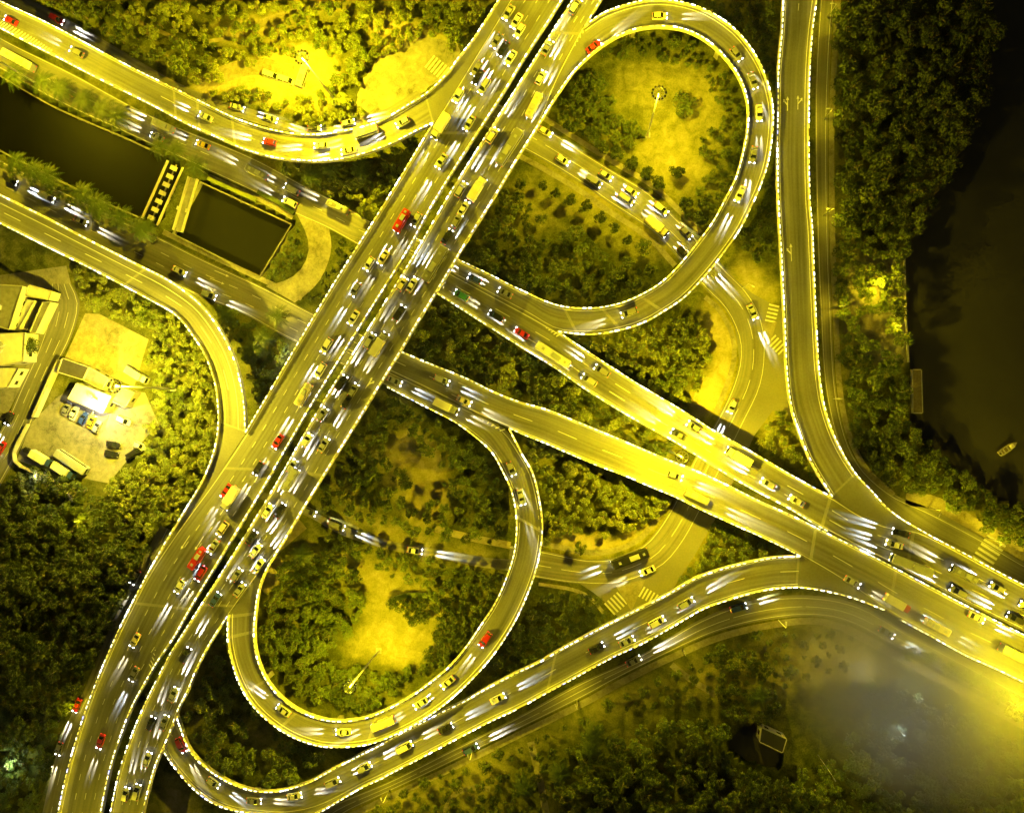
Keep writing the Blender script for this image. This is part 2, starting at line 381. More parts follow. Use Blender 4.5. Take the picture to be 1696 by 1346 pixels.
# ------------------------------------------------------------------ light-strip parapets
bar_me = {}
def bar_mesh(k):
    if k not in bar_me:
        mb = MB(); mb.box((0,0,.07), (.95 if k != 'led_w' else 1.15, .24, .13)); mb.box((-.3,0,-.0), (.08,.12,.06)); mb.box((.3,0,-.0), (.08,.12,.06))
        bar_me[k] = mb.mesh('light_bar', M[k])
    return bar_me[k]
def parapet(parent, rd, pts, inset=0, hgt=.95, led=1.62, wd=.34, zf=None, budget=None, skip=()):
    c = smooth(pts); n = max(4, int(plen(c)/12)); c = resample(c, n)
    pw = []
    for x, y in c:
        z = zf if zf is not None else rd.zat(x, y); pw.append(at(x, y, z))
    secs = []
    for i, p in enumerate(pw):
        d = pw[min(i+1, n-1)]-pw[max(i-1, 0)]; d.z = 0; d.normalize(); nn = Vector((-d.y, d.x, 0))
        secs.append([p+nn*a+Vector((0,0,b)) for a, b in ((-wd/2-.08, -.5), (-wd/2-.08, .25), (-wd*.32, hgt), (wd*.32, hgt), (wd/2+.08, .25), (wd/2+.08, -.5))])
    b = MB().loft(secs).build('barrier', M['concrete'], parent)
    arr = np.array([tuple(p) for p in pw]); L = plen(arr); cnt = int(L/led); rest = {}
    q = resample(arr, max(cnt, 2)); rr = random.Random(int(L*10))
    for i in range(len(q)-1):
        p = (q[i]+q[i+1])/2; d = q[i+1]-q[i]; rz = math.atan2(d[1], d[0]); u = rr.random()
        if u < .04: continue
        k = 'led_w' if u < .26 else 'led_b' if u < .31 else 'led_y' if u < .52 else 'led'
        sc_ = (rr.uniform(.8, 1.1), rr.uniform(.8, 1.2), 1)
        if budget[0] > 0:
            budget[0] -= 1
            o = link('light_bar', bar_mesh(k), b); o.location = (p[0], p[1], p[2]+hgt+.04); o.rotation_euler[2] = rz; o.scale = sc_
        else:
            mb = rest.setdefault(k, MB()); mb.box((p[0], p[1], p[2]+hgt+.11), (1.0*sc_[0], .24, .13), rz)
    m_ = max(1, int(L/14)); q = resample(arr, m_+1); mid = np.array([(a+b_)/2 for a, b_ in zip(rd.Lw, rd.Rw)])
    for i in range(m_):
        a, b_ = Vector(q[i]), Vector(q[i+1]); c = (a+b_)/2; k = int(np.argmin(np.linalg.norm(mid-np.array(c), axis=1))); inn = Vector(mid[k])-c; inn.z = 0
        d = (b_-a).normalized(); inn -= d*inn.dot(d); inn.normalize()
        ld = bpy.data.lights.new('strip_glow', 'AREA'); ld.shape = 'RECTANGLE'; ld.size = (b_-a).length*.96; ld.size_y = .2; ld.energy = STRIP*(b_-a).length; ld.color = LIGHTCOL; ld.specular_factor = .2
        lo = bpy.data.objects.new('strip_glow', ld); COL.objects.link(lo); lo.parent = b
        zz = -(inn*.75-Vector((0,0,.66))).normalized(); xx = d-zz*d.dot(zz); xx.normalize(); yy = zz.cross(xx)
        lo.matrix_world = Matrix.Translation(c+inn*.32+Vector((0,0,hgt+.05))) @ Matrix((xx, yy, zz)).transposed().to_4x4()
    if rest:
        mb = MB(); ks = list(rest)
        for j, k in enumerate(ks): mb.add(rest[k].v, rest[k].f, j)
        o = mb.build('light_strip', [M[k] for k in ks], b); o['kind'] = 'stuff'
    return b
def piers(parent, rd, ds, w=1.6):
    for d in ds:
        p = rd.D(d, .5); f = float(np.interp(d, rd.cum, range(rd.n))); h = rd.heading(f); W = rd.width(min(f, rd.n-1.01))
        if p.z < 3: continue
        mb = MB(); mb.box((p.x, p.y, (p.z-2.0)/2), (1.5, min(2.4, W*.3), p.z-2.0), h)
        mb.box((p.x, p.y, p.z-1.65), (1.7, W*.6, .7), h); mb.build('pier', M['deckside'], parent)

# ------------------------------------------------------------------ the road plan
mainL_l = [(884,-65),(844,0),(782,102),(719,205),(631,350),(545,486),(430,680),(408,717),(352,800),(300,870),(247,949),(218,1004),(192,1058),(156,1144),(135,1204),(114,1277),(99,1346),(85,1420)]
mainL_r = [(972,-65),(932,0),(857,117),(840,146),(758,273),(711,350),(680,408),(599,538),(511,680),(440,803),(378,905),(317,1006),(290,1054),(264,1092),(246,1122),(221,1168),(205,1209),(192,1246),(182,1282),(169,1346),(155,1420)]
mainR_l = [(990,-65),(950,0),(872,122),(854,151),(773,278),(727,354),(694,412),(613,543),(526,684),(455,808),(394,908),(333,1004),(307,1045),(286,1078),(260,1128),(234,1183),(203,1266),(185,1346),(170,1420)]
mainR_r = [(1033,-65),(996,0),(970,44),(925,130),(892,208),(856,265),(820,326),(776,396),(755,431),(724,483),(688,541),(664,582),(633,632),(579,720),(532,795),(506,837),(469,899),(425,955),(380,1017),(354,1056),(330,1100),(312,1144),(299,1168),(281,1217),(260,1264),(244,1321),(226,1400),(222,1420)]
loopN_o = [(967,47),(996,26),(1043,9),(1074,3),(1113,4),(1152,13),(1186,29),(1222,57),(1256,104),(1272,146),(1279,184),(1274,255),(1262,300),(1242,346),(1225,380),(1204,411),(1162,463),(1129,496),(1100,515),(1069,533),(1022,548),(970,554),(923,549),(880,524),(820,492),(745,452),(640,397)]
loopN_i = [(986,86),(1017,65),(1048,52),(1074,47),(1113,47),(1144,55),(1175,73),(1204,101),(1225,133),(1237,169),(1238,208),(1230,255),(1217,299),(1201,330),(1183,364),(1157,400),(1118,447),(1090,472),(1061,489),(1030,502),(999,509),(967,511),(931,508),(902,499),(874,486),(840,470),(815,457),(784,442),(758,430),(655,378)]
C1_n = [(640,397),(745,452),(820,492),(880,524),(923,549),(980,587),(1017,611),(1064,641),(1130,680),(1178,711),(1212,730),(1256,755),(1295,778),(1334,800),(1378,823),(1420,850),(1465,870),(1516,877),(1542,888),(1594,915),(1646,943),(1696,969),(1770,1007)]
C1_s = [(600,410),(660,445),(724,486),(771,516),(818,546),(859,572),(918,608),(962,639),(1027,680),(1074,707),(1116,730),(1165,761),(1217,793),(1260,817),(1308,842),(1342,863),(1370,879),(1430,910),(1490,940),(1594,995),(1696,1046),(1770,1083)]
C2_n = [(590,550),(664,582),(714,603),(771,626),(820,650),(859,665),(905,678),(957,699),(1032,730),(1100,759),(1147,777),(1204,803),(1256,829),(1308,852),(1368,882),(1430,913),(1489,944),(1593,999),(1696,1051),(1770,1088)]
C2_s = [(560,572),(640,612),(701,641),(771,676),(800,690),(843,708),(869,720),(900,732),(944,751),(986,769),(1035,787),(1074,804),(1116,821),(1152,839),(1204,863),(1256,886),(1300,907),(1325,920),(1380,952),(1430,985),(1464,1009),(1490,1025),(1542,1053),(1594,1082),(1646,1105),(1696,1129),(1770,1165)]
loopS_i = [(540,592),(641,640),(701,671),(729,685),(755,699),(784,720),(815,748),(833,780),(849,816),(856,863),(853,910),(841,951),(820,999),(794,1038),(779,1061),(748,1099),(706,1134),(680,1152),(649,1169),(628,1179),(602,1188),(568,1192),(540,1190),(506,1179),(475,1160),(450,1134),(433,1103),(423,1060),(425,1012)]
loopS_o = [(560,572),(640,612),(701,641),(771,676),(800,690),(838,712),(866,754),(882,782),(892,821),(898,863),(896,902),(887,946),(866,1001),(849,1035),(818,1082),(779,1126),(732,1168),(693,1194),(654,1214),(615,1229),(576,1234),(534,1233),(485,1217),(446,1191),(416,1160),(395,1121),(380,1064),(380,1017)]
SE_n = [(1325,920),(1282,922),(1230,932),(1191,942),(1152,956),(1103,984),(1027,1022),(986,1043),(954,1060),(923,1077),(892,1095),(852,1114),(823,1129),(795,1144),(766,1161),(732,1177),(696,1196),(664,1212),(633,1230),(599,1247),(576,1259),(547,1274),(519,1290),(493,1300),(459,1308),(426,1307),(398,1300),(369,1286),(338,1264),(315,1238),(302,1204),(293,1178),(285,1140)]
SE_s = [(1321,971),(1282,973),(1230,984),(1199,994),(1165,1006),(1108,1039),(1061,1065),(1019,1084),(970,1110),(928,1133),(887,1155),(860,1170),(813,1192),(755,1222),(706,1248),(638,1283),(597,1302),(560,1322),(520,1340),(470,1348),(416,1343),(385,1338),(354,1326),(325,1305),(299,1277),(273,1240),(255,1200),(240,1150)]
W_i = [(-60,340),(0,369),(52,395),(104,421),(151,444),(208,474),(260,502),(294,522),(322,556),(343,590),(359,637),(364,680),(364,700)]
W_o = [(-60,292),(13,329),(78,361),(151,399),(226,437),(278,463),(312,486),(338,509),(364,543),(388,590),(401,637),(407,680),(408,716)]
NW_n = [(-60,-28),(0,3),(78,39),(143,73),(182,94),(234,121),(294,150),(338,172),(385,195),(420,208),(472,221),(524,225),(576,218),(628,204),(680,174),(706,158)]
NW_s = [(-60,18),(0,47),(52,74),(104,100),(156,127),(208,153),(260,179),(312,207),(364,230),(400,246),(430,256),(459,263),(498,267),(537,268),(576,263),(615,252),(654,237),(693,217),(719,205)]
E_l = [(1299,-65),(1296,0),(1294,52),(1288,117),(1287,182),(1286,260),(1288,338),(1292,408),(1296,486),(1299,551),(1302,616),(1310,676),(1324,720),(1337,754),(1360,795),(1378,823)]
E_r = [(1356,-65),(1351,0),(1344,52),(1339,130),(1338,208),(1338,260),(1340,338),(1343,369),(1347,465),(1351,551),(1355,616),(1363,670),(1378,717),(1396,754),(1417,786)]
br_s = [(638,1284),(597,1303),(550,1331),(524,1346),(480,1372),(430,1410)]
br_n = [(600,1302),(560,1322),(520,1340),(470,1352),(430,1372),(385,1405)]
ZM = 10.0
rL = Road('mainL', mainL_l, mainL_r, [(800,0,ZM),(200,1200,ZM)], 1)
rR = Road('mainR', mainR_l, mainR_r, [(900,0,ZM),(250,1200,ZM)], -1)
rLN = Road('loopN', loopN_o, loopN_i, [(980,66,ZM),(1080,25,ZM),(1255,200,9.3),(1160,432,8.0),(1040,520,6.2),(923,528,4.4),(800,465,2.0),(720,425,.9),(647,388,.4)], 1)
rC1 = Road('C1', C1_n, C1_s, [(620,404,.4),(700,445,.9),(780,490,2.0),(905,565,4.4),(1000,625,6),(1180,745,8.2),(1376,850,8.5),(1740,1030,8.5)], -1)
rC2 = Road('C2', C2_n, C2_s, [(580,560,.4),(650,597,.8),(740,640,1.8),(838,685,3.4),(1000,740,6),(1160,810,8.2),(1330,890,8.5),(1740,1110,8.5)], 1)
rLS = Road('loopS', loopS_o, loopS_i, [(550,580,.4),(645,625,.8),(740,672,1.8),(825,716,3.2),(878,863,7.6),(760,1120,8.8),(590,1212,9.6),(402,1014,ZM)], 1)
rSE = Road('SE', SE_n, SE_s, [(1323,945,8.5),(1200,965,8.2),(900,1125,6.5),(640,1255,5.4),(440,1325,4.6),(290,1230,3.4),(262,1150,2.6)], -1)
rW = Road('W', W_i, W_o, [(0,350,6),(200,445,7),(330,530,9),(385,700,ZM)], 1)
rNW = Road('NW', NW_n, NW_s, [(0,25,6.5),(300,175,7.5),(500,246,9),(650,205,ZM),(712,182,ZM)], -1)
rE = Road('E', E_l, E_r, [(1325,0,8),(1320,500,8.2),(1397,805,8.5)], -1)
rB = Road('branch', br_n, br_s, [(620,1293,5.35),(540,1330,5.0),(430,1400,4.4)], 1)
# ground roads
g2 = Road('G2', [(-60,22),(0,62),(120,122),(250,192),(420,262),(498,304),(586,350),(618,369),(655,378)], [(-60,82),(0,114),(91,166),(208,220),(341,281),(430,323),(480,350),(545,379),(600,410)], [(300,240,.1)], -1)
g3 = Road('G3', [(-60,232),(0,265),(104,317),(200,365),(265,394),(333,428),(440,478),(524,522),(590,550)], [(-60,300),(13,330),(78,363),(151,401),(226,439),(312,484),(400,518),(460,552),(505,574),(540,592)], [(300,450,.1)], 1)
ring = Road('ring', [(735,132),(800,160),(895,207),(970,255),(1022,287),(1069,315),(1100,342),(1155,398),(1209,455),(1240,486),(1262,530),(1268,580),(1260,640),(1232,700),(1190,785),(1158,850),(1130,900),(1100,935),(1061,955),(1022,966),(957,966),(892,957),(840,946)],
     [(722,174),(790,205),(866,247),(918,276),(970,309),(1006,335),(1061,370),(1090,392),(1126,431),(1172,483),(1197,507),(1215,538),(1224,564),(1224,600),(1212,642),(1190,690),(1150,760),(1115,835),(1079,889),(1061,905),(1009,925),(970,926),(939,920),(897,911),(845,903)], [(1000,300,.1)], 1)
lane = Road('lane', [(430,812),(508,842),(576,873),(654,897),(732,910),(805,923),(846,926)], [(430,826),(508,854),(566,886),(654,912),(732,926),(790,938),(843,945)], [(600,890,.09)], 1)
estreet = Road('east_street', [(1362,-60),(1352,100),(1350,182),(1352,330),(1358,500),(1370,660),(1400,760),(1460,835),(1540,895),(1620,935),(1696,975),(1770,1012)], [(1396,-60),(1383,0),(1372,182),(1372,350),(1377,500),(1390,680),(1420,765),(1475,815),(1540,842),(1620,884),(1696,930),(1770,968)], [(1400,700,.09)], -1)
sstreet = Road('south_street', [(480,1372),(540,1336),(640,1295),(740,1245),(860,1185),(960,1130),(1060,1085),(1160,1025),(1240,995),(1330,985),(1420,1000),(1500,1045),(1600,1098),(1696,1148),(1770,1182)], [(520,1392),(568,1348),(628,1318),(732,1269),(860,1206),(970,1152),(1022,1123),(1100,1084),(1191,1045),(1280,1025),(1350,1020),(1405,1030),(1470,1064),(1540,1102),(1620,1145),(1696,1187),(1770,1222)], [(900,1170,.08)], 1)
uturn = Road('uturn', [(545,379),(549,408),(543,436),(529,465),(508,487),(488,501)], [(490,352),(508,390),(511,416),(501,442),(480,461),(440,474)], [(530,420,.105)], 1)
wstreet = Road('west_street', [(118,470),(132,500),(118,560),(92,610),(62,680),(36,738),(-30,860)], [(84,470),(80,520),(62,580),(34,642),(8,700),(-60,800)], [(90,560,.08)], 1)
nstreet = Road('north_street', [(-20,-30),(60,5),(140,48),(215,92),(290,135),(360,165),(430,185),(480,205),(530,212),(590,200),(640,180),(690,150)], [(-40,-10),(40,22),(120,62),(200,106),(275,148),(345,178),(420,203),(475,218),(530,224),(595,214),(650,195),(704,165)], [(300,150,.07)], 1)
vstreet = Road('valley_street', [(265,870),(235,930),(200,1000),(165,1080),(140,1140),(110,1200),(90,1260),(70,1346),(55,1410)], [(290,880),(260,940),(222,1005),(188,1080),(160,1145),(133,1215),(113,1285),(98,1350),(80,1410)], [(150,1100,.08)], 1)
for s_ in (g2, g3, ring, lane, estreet, sstreet, uturn, wstreet, nstreet, vstreet):
    ribbon_mesh(s_, {'G2':'canal_road_north','G3':'canal_road_south'}.get(s_.key, s_.key if 'street' in s_.key else s_.key+'_road'), M['pave'] if s_.key == 'uturn' else M['asphalt_old'], dz={'G2':.0,'G3':.0}.get(s_.key, 0))['kind'] = 'structure'

WEDGE = {'loopN': ([(967,47),(925,130),(892,208),(918,166),(954,116),(986,86)], ZM),
 'NW': ([(706,158),(745,120),(758,101),(784,68),(828,0),(870,-65),(884,-65),(844,0),(782,102),(719,205)], ZM),
 'W': ([(364,700),(359,738),(343,785),(312,839),(283,886),(247,949),(300,870),(352,800),(408,716)], ZM),
 'loopS': ([(425,1012),(430,977),(443,941),(469,899),(425,955),(380,1017)], ZM),
 'E': ([(1378,823),(1420,850),(1465,870),(1516,877),(1542,888),(1516,873),(1490,858),(1464,837),(1438,808),(1417,786)], 8.5),
 'SE': ([(1325,920),(1380,952),(1430,985),(1464,1009),(1412,989),(1360,976),(1321,971)], 8.5)}
for k, (p, z) in WEDGE.items(): SHAPES.append(np.array(p))
VIA = {}
def viaduct(key, rd, label, cat, barriers, solid, dash, joints=(), arrows=(), extra=None, piers_at=None, dp=(2, 6), led=1.62):
    e = empty('viaduct', (0,0,0), 0, label, cat); VIA[key] = e
    ribbon_mesh(rd, 'deck', M['asphalt'], e, 1.3, 0, M['deckside'])
    if key in WEDGE:
        p, z = WEDGE[key]; pw = [at(x, y, z-.004) for x, y in p]; mb = MB().prism([(q.x, q.y) for q in pw], z-.9, z-.004)
        mb.build('merge_apron', M['asphalt'], e)
    bud = [100]
    for b in barriers: parapet(e, rd, b, budget=bud, zf=None, led=led)
    markings(rd, e, solid, dash, joints, arrows, extra, dp=dp)
    ds = piers_at if piers_at is not None else np.arange(14, rd.len-8, 27)
    piers(e, rd, ds)
    return e
def sub(l, a, b): return l[a:b]
def hatch(rd, pts, n, wd=.3, ln=1.8):        # chevron paint in a gore: pts polyline px, stripes of growing length
    def f(mb):
        for i in range(n):
            t = i/(n-1); k = t*(len(pts)-1); j = min(int(k), len(pts)-2); u = k-j
            x, y, w = [pts[j][q]*(1-u)+pts[j+1][q]*u for q in range(3)]
            z = rd.zat(x, y)+.014; p = at(x, y, z); h = rd.heading(rd.idx(x, y))+R(62); c, s2 = math.cos(h), math.sin(h)
            T = lambda a, b: (p.x+a*c-b*s2, p.y+a*s2+b*c, z)
            mb.add([T(-w/2, -wd/2), T(w/2, -wd/2), T(w/2, wd/2), T(-w/2, wd/2)], [(0,1,2,3)])
    return f
# ground contact points for piers: keep clear of ground roads
def clear_ds(rd, step=27, s0=14):
    out = []
    for d in np.arange(s0, rd.len-6, step):
        for k in (0, 4, -4, 8, -8, 12):
            p = rd.D(min(max(d+k, 1), rd.len-1), .5); ok = True
            for g in (g2, g3, ring, lane, estreet, sstreet, uturn, wstreet, nstreet, rC1, rC2, rLS, rSE, rLN):
                if g is rd: continue
                i = int(np.argmin([(q-p).xy.length for q in [(a+b)/2 for a, b in zip(g.Lw, g.Rw)]]))
                if ((g.Lw[i]+g.Rw[i])/2-p).xy.length < g.width(min(i, g.n-1.01))/2+1.5 and g.z[i] < p.z-1: ok = False; break
            if ok: out.append(d+k); break
    return out
viaduct('mainL', rL, 'wide elevated southbound carriageway, left of the dotted median, with a bottom fork', 'viaduct',
    [sub(mainL_l, 3, 8), [(247,949)]+sub(mainL_l, 11, 18), mainL_r], (.035, .965), (.30, .53, .76), joints=[(790,245),(378,755),(262,1000)],
    arrows=[(308,886,5,0),(330,899,5,0),(600,600,4,0)], extra=hatch(rL, [(257,1076,.3),(250,1104,2.0)], 5), piers_at=clear_ds(rL))
viaduct('mainR', rR, 'wide elevated northbound carriageway, right of the dotted median strip', 'viaduct',
    [mainR_l, sub(mainR_r, 0, 3), sub(mainR_r, 4, 17), sub(mainR_r, 18, 28)], (.035, .955), (.27, .50, .74), joints=[(880,20),(800,250),(500,780),(362,1002)],
    arrows=[(706,405,5,0),(610,640,4,-1)], piers_at=clear_ds(rR))
viaduct('loopN', rLN, 'curved one-lane loop ramp at upper right circling the lawn with the tall mast', 'ramp',
    [sub(loopN_o, 0, 23), [(892,208),(918,166),(954,116)]+loopN_i], (.12, .90), (), joints=[(1255,150),(945,530),(1012,527),(1082,508),(760,440)],
    extra=hatch(rLN, [(952,75,.4),(965,52,1.2)], 4), piers_at=clear_ds(rLN))
viaduct('NW', rNW, 'curved ramp sweeping from the left edge up into the highway, above the park road', 'ramp',
    [NW_n+[(745,120),(758,101),(784,68),(828,0),(870,-65)], NW_s], (.07, .93), ((.5, .45, 1),), joints=[(285,180),(328,192),(385,222),(712,181)], dp=(5, 14),
    extra=hatch(rNW, [(-20,28,1.2),(10,45,2.6),(50,65,2.0),(85,84,.5)], 24), piers_at=clear_ds(rNW))
viaduct('W', rW, 'curved two-lane ramp from the left edge bending down past the car park', 'ramp',
    [W_i+[(359,738),(343,785),(312,839),(283,886),(247,949)], W_o], (.07, .70, .95), (.42,), joints=[(225,455),(386,712)], dp=(6, 15), piers_at=clear_ds(rW))
viaduct('C1', rC1, 'northern of two elevated carriageways from the highway to the right edge', 'viaduct',
    [sub(C1_n, 4, 15), sub(C1_n, 18, 23), sub(C1_s, 2, 17)], (.05, .94), (.36, .66), joints=[(1366,852),(1510,905)], dp=(5, 14),
    extra=hatch(rC1, [(905,543,.3),(925,555,1.6)], 5), piers_at=clear_ds(rC1))
viaduct('C2', rC2, 'southern of two elevated carriageways from the highway to the right edge', 'viaduct',
    [sub(C2_n, 1, 20), sub(C2_s, 5, 18), sub(C2_s, 21, 27)], (.05, .94), (.5,), joints=[(1345,905),(1480,975)], dp=(6, 14),
    arrows=[(770,638,5,0),(762,660,5,0)], piers_at=clear_ds(rC2))
viaduct('loopS', rLS, 'curved one-lane loop ramp at lower left circling the wooded garden', 'ramp',
    [[(843,709)]+sub(loopS_o, 6, 28), sub(loopS_i, 1, 29)+[(430,977),(443,941),(469,899)]], (.12, .90), (), joints=[(876,868),(617,1205),(480,1190),(398,1150),(402,1050),(404,1018)],
    extra=hatch(rLS, [(800,696,.3),(832,712,1.6)], 5), piers_at=clear_ds(rLS))
viaduct('SE', rSE, 'long ramp along the bottom curving from under the highway up to the right', 'ramp',
    [SE_n, sub(SE_s, 0, 16), sub(SE_s, 19, 27), [(1321,971),(1360,976),(1412,989),(1464,1009)]], (.08, .92), (.5,), joints=[(1322,946),(912,1108)], dp=(5, 15), piers_at=clear_ds(rSE))
viaduct('E', rE, 'nearly straight ramp coming down the right side before the lake wood', 'ramp',
    [E_l, E_r+[(1438,808),(1464,837),(1490,858),(1516,873),(1542,888)]], (.10, .90), ((.5,.0,.1),), joints=[(1397,804)], arrows=[(1304,170,4,1),(1322,172,4,-1),(1309,415,5,1)], piers_at=clear_ds(rE))
viaduct('branch', rB, 'short slip branch leaving the bottom ramp at the lower edge', 'ramp',
    [br_s], (.1, .9), (), piers_at=[])

# ------------------------------------------------------------------ terrain
LAKE = [(1760,-80),(1650,-80),(1650,60),(1636,150),(1600,240),(1555,320),(1520,380),(1500,428),(1502,520),(1507,600),(1512,690),(1560,760),(1620,800),(1700,850),(1800,900),(2300,900),(2300,-80)]
RIVER = [(-300,-30),(-100,60),(0,126),(91,178),(208,229),(268,257),(300,275),(262,372),(230,358),(150,325),(80,290),(0,250),(-100,200),(-300,100)]
BASIN = [(333,302),(484,372),(430,460),(287,388)]
POND = [(1215,1215),(1250,1200),(1262,1226),(1297,1246),(1290,1275),(1240,1262),(1210,1240)]
def inpoly(px, py, poly):
    poly = np.array(poly); x, y = poly[:, 0], poly[:, 1]; c = np.zeros(px.shape, bool); j = len(poly)-1
    for i in range(len(poly)):
        t = ((y[i] > py) != (y[j] > py)) & (px < (x[j]-x[i])*(py-y[i])/(y[j]-y[i]+1e-9)+x[i]); c ^= t; j = i
    return c
xs = np.r_[[-4000,-1500,-700,-400], np.arange(-240, 200.1, 1.6), [400,700,1500,4000]]; ys = np.r_[[-4000,-1500,-700,-300], np.arange(-170, 175.1, 1.6), [300,700,1500,4000]]
X, Y = np.meshgrid(xs, ys)
wp = lambda poly: [tuple(at(x, y, 0))[:2] for x, y in poly]
wet = inpoly(X, Y, wp(LAKE)) | inpoly(X, Y, wp(RIVER)) | inpoly(X, Y, wp(BASIN)) | inpoly(X, Y, wp(POND))
Z = np.where(wet, -3.0, 0.0)
ny, nx = X.shape; idx = np.arange(nx*ny).reshape(ny, nx)
V = np.stack([X.ravel(), Y.ravel(), Z.ravel()], 1)
Fc = np.stack([idx[:-1,:-1].ravel(), idx[:-1,1:].ravel(), idx[1:,1:].ravel(), idx[1:,:-1].ravel()], 1)
me = bpy.data.meshes.new('ground'); me.from_pydata(V.tolist(), [], Fc.tolist()); me.materials.append(M['grass'])
# worn, sparse or bare ground: a soft weight on the same sheet
WORN = [(.36,[(1030,110),(1120,90),(1190,130),(1210,240),(1150,330),(1090,325),(1030,285),(975,250),(1010,210),(1010,150)]), (.5,[(1070,200),(1120,210),(1130,290),(1090,300),(1060,260)]),
 (.35,[(830,300),(900,280),(1000,340),(1110,410),(1080,440),(1000,400),(930,360),(870,420),(820,380)]), (.55,[(880,225),(980,280),(1070,335),(1150,395),(1130,430),(1000,350),(870,262)]),
 (.7,[(620,740),(690,700),(745,760),(750,850),(690,880),(640,820)]), (.45,[(560,800),(640,860),(800,900),(830,940),(700,930),(560,870)]), (.48,[(500,905),(600,920),(720,960),(760,1000),(740,1060),(700,1110),(640,1100),(560,1080),(610,1030),(620,980),(560,950)]), 
 (1,[(1160,545),(1178,500),(1172,486),(1196,510),(1214,540),(1222,566),(1222,600),(1210,642),(1188,690),(1140,695),(1150,650),(1180,600),(1175,565)]), (1,[(897,908),(930,878),(1000,888),(1060,872),(1100,835),(1112,838),(1078,886),(1058,902),(1009,921),(970,922),(939,916)]),
 (.7,[(1240,486),(1205,450),(1225,420),(1290,470),(1300,515)]), (1,[(310,130),(400,115),(440,80),(540,75),(570,130),(540,185),(460,180),(400,150),(330,165)]), (.7,[(330,40),(420,20),(560,-20),(600,0),(500,40),(400,80)]), (.9,[(600,30),(640,10),(700,40),(760,70),(700,90),(640,110)]),
 (.5,[(1398,360),(1440,420),(1440,600),(1400,640),(1385,500)]), (.8,[(1400,440),(1500,420),(1505,600),(1440,640),(1400,540)]), (.6,[(1500,820),(1560,826),(1640,865),(1700,900),(1700,940),(1560,850)]), (.6,[(1190,640),(1240,700),(1300,760),(1290,640),(1310,600),(1240,620)]),
 (.45,[(560,1346),(740,1275),(900,1215),(1100,1110),(1260,1050),(1440,1060),(1480,1120),(1300,1150),(1180,1160),(1000,1180),(860,1260),(780,1346)]), (.6,[(1250,1050),(1420,1060),(1470,1110),(1330,1130)]), (.5,[(400,1170),(480,1230),(440,1260),(390,1220)]),
 (.7,[(300,1300),(340,1346),(420,1400),(270,1400),(270,1280)]), (.6,[(1160,870),(1180,900),(1130,950),(1110,940)]), (.5,[(350,720),(400,700),(420,720),(380,780)])]
wm = np.zeros(X.shape)
for wt, pl in WORN: wm = np.maximum(wm, wt*inpoly(X, Y, wp(pl)))
for _ in range(3):
    k = wm.copy(); k[1:-1,1:-1] = (wm[1:-1,1:-1]*2+wm[:-2,1:-1]+wm[2:,1:-1]+wm[1:-1,:-2]+wm[1:-1,2:])/6; wm = k
at_ = me.attributes.new('worn', 'FLOAT', 'POINT'); at_.data.foreach_set('value', wm.ravel())
link('ground', me)['kind'] = 'structure'
for nm, poly in (('lake', LAKE), ('canal', RIVER), ('basin_water', BASIN), ('pond', POND)):
    c = at(*np.mean(poly, axis=0), 0); pts = [at(x, y, 0) for x, y in poly]
    pts = [(c.x+(p.x-c.x)*1.03, c.y+(p.y-c.y)*1.03) for p in pts]; z = -1.2
    mb = MB().add([(x, y, z) for x, y in pts], tessellate_polygon([[Vector((x, y, 0)) for x, y in pts]])); up(mb)
    struct(nm, mb, M['canal'] if nm == 'canal' else M['basinw'] if nm == 'basin_water' else M['water'])
def wall_line(name, pts, hgt, wd, m, label, cat, z0=-2.0, group=None):
    c = resample(smooth(pts), max(3, int(plen(smooth(pts))/12))); pw = [at(x, y, 0) for x, y in c]; secs = []
    for i, p in enumerate(pw):
        d = pw[min(i+1, len(pw)-1)]-pw[max(i-1, 0)]; d.normalize(); nn = Vector((-d.y, d.x, 0))
        secs.append([p+nn*a+Vector((0,0,b)) for a, b in ((-wd/2, z0), (-wd/2, hgt), (wd/2, hgt), (wd/2, z0))])
    return tag(MB().loft(secs).build(name, m), label, cat, group)
wall_line('canal_wall', [(-60,92),(0,126),(91,178),(208,229),(268,257)], .35, .5, M['coping'], 'stone coping along the far bank of the dark canal at left', 'wall', -2.5)
wall_line('canal_wall', [(-60,215),(0,250),(80,290),(150,325),(230,360)], .35, .5, M['coping'], 'stone coping along the near bank of the dark canal at left', 'wall', -2.5)
for a, b, t in (((333,302),(484,372),'upper long'), ((484,372),(430,460),'right-hand end'), ((430,460),(287,388),'lower long'), ((287,388),(333,302),'left-hand end')):
    wall_line('basin_wall', [a, b], .4, .42, M['coping'], t+' wall of the rectangular water basin beside the highway', 'wall', -2.5)
wall_line('lake_wall', [(1497,428),(1499,520),(1504,600)], .5, .5, M['kerb'], 'pale straight edge wall of the lit terrace on the lake', 'wall', -2.5)
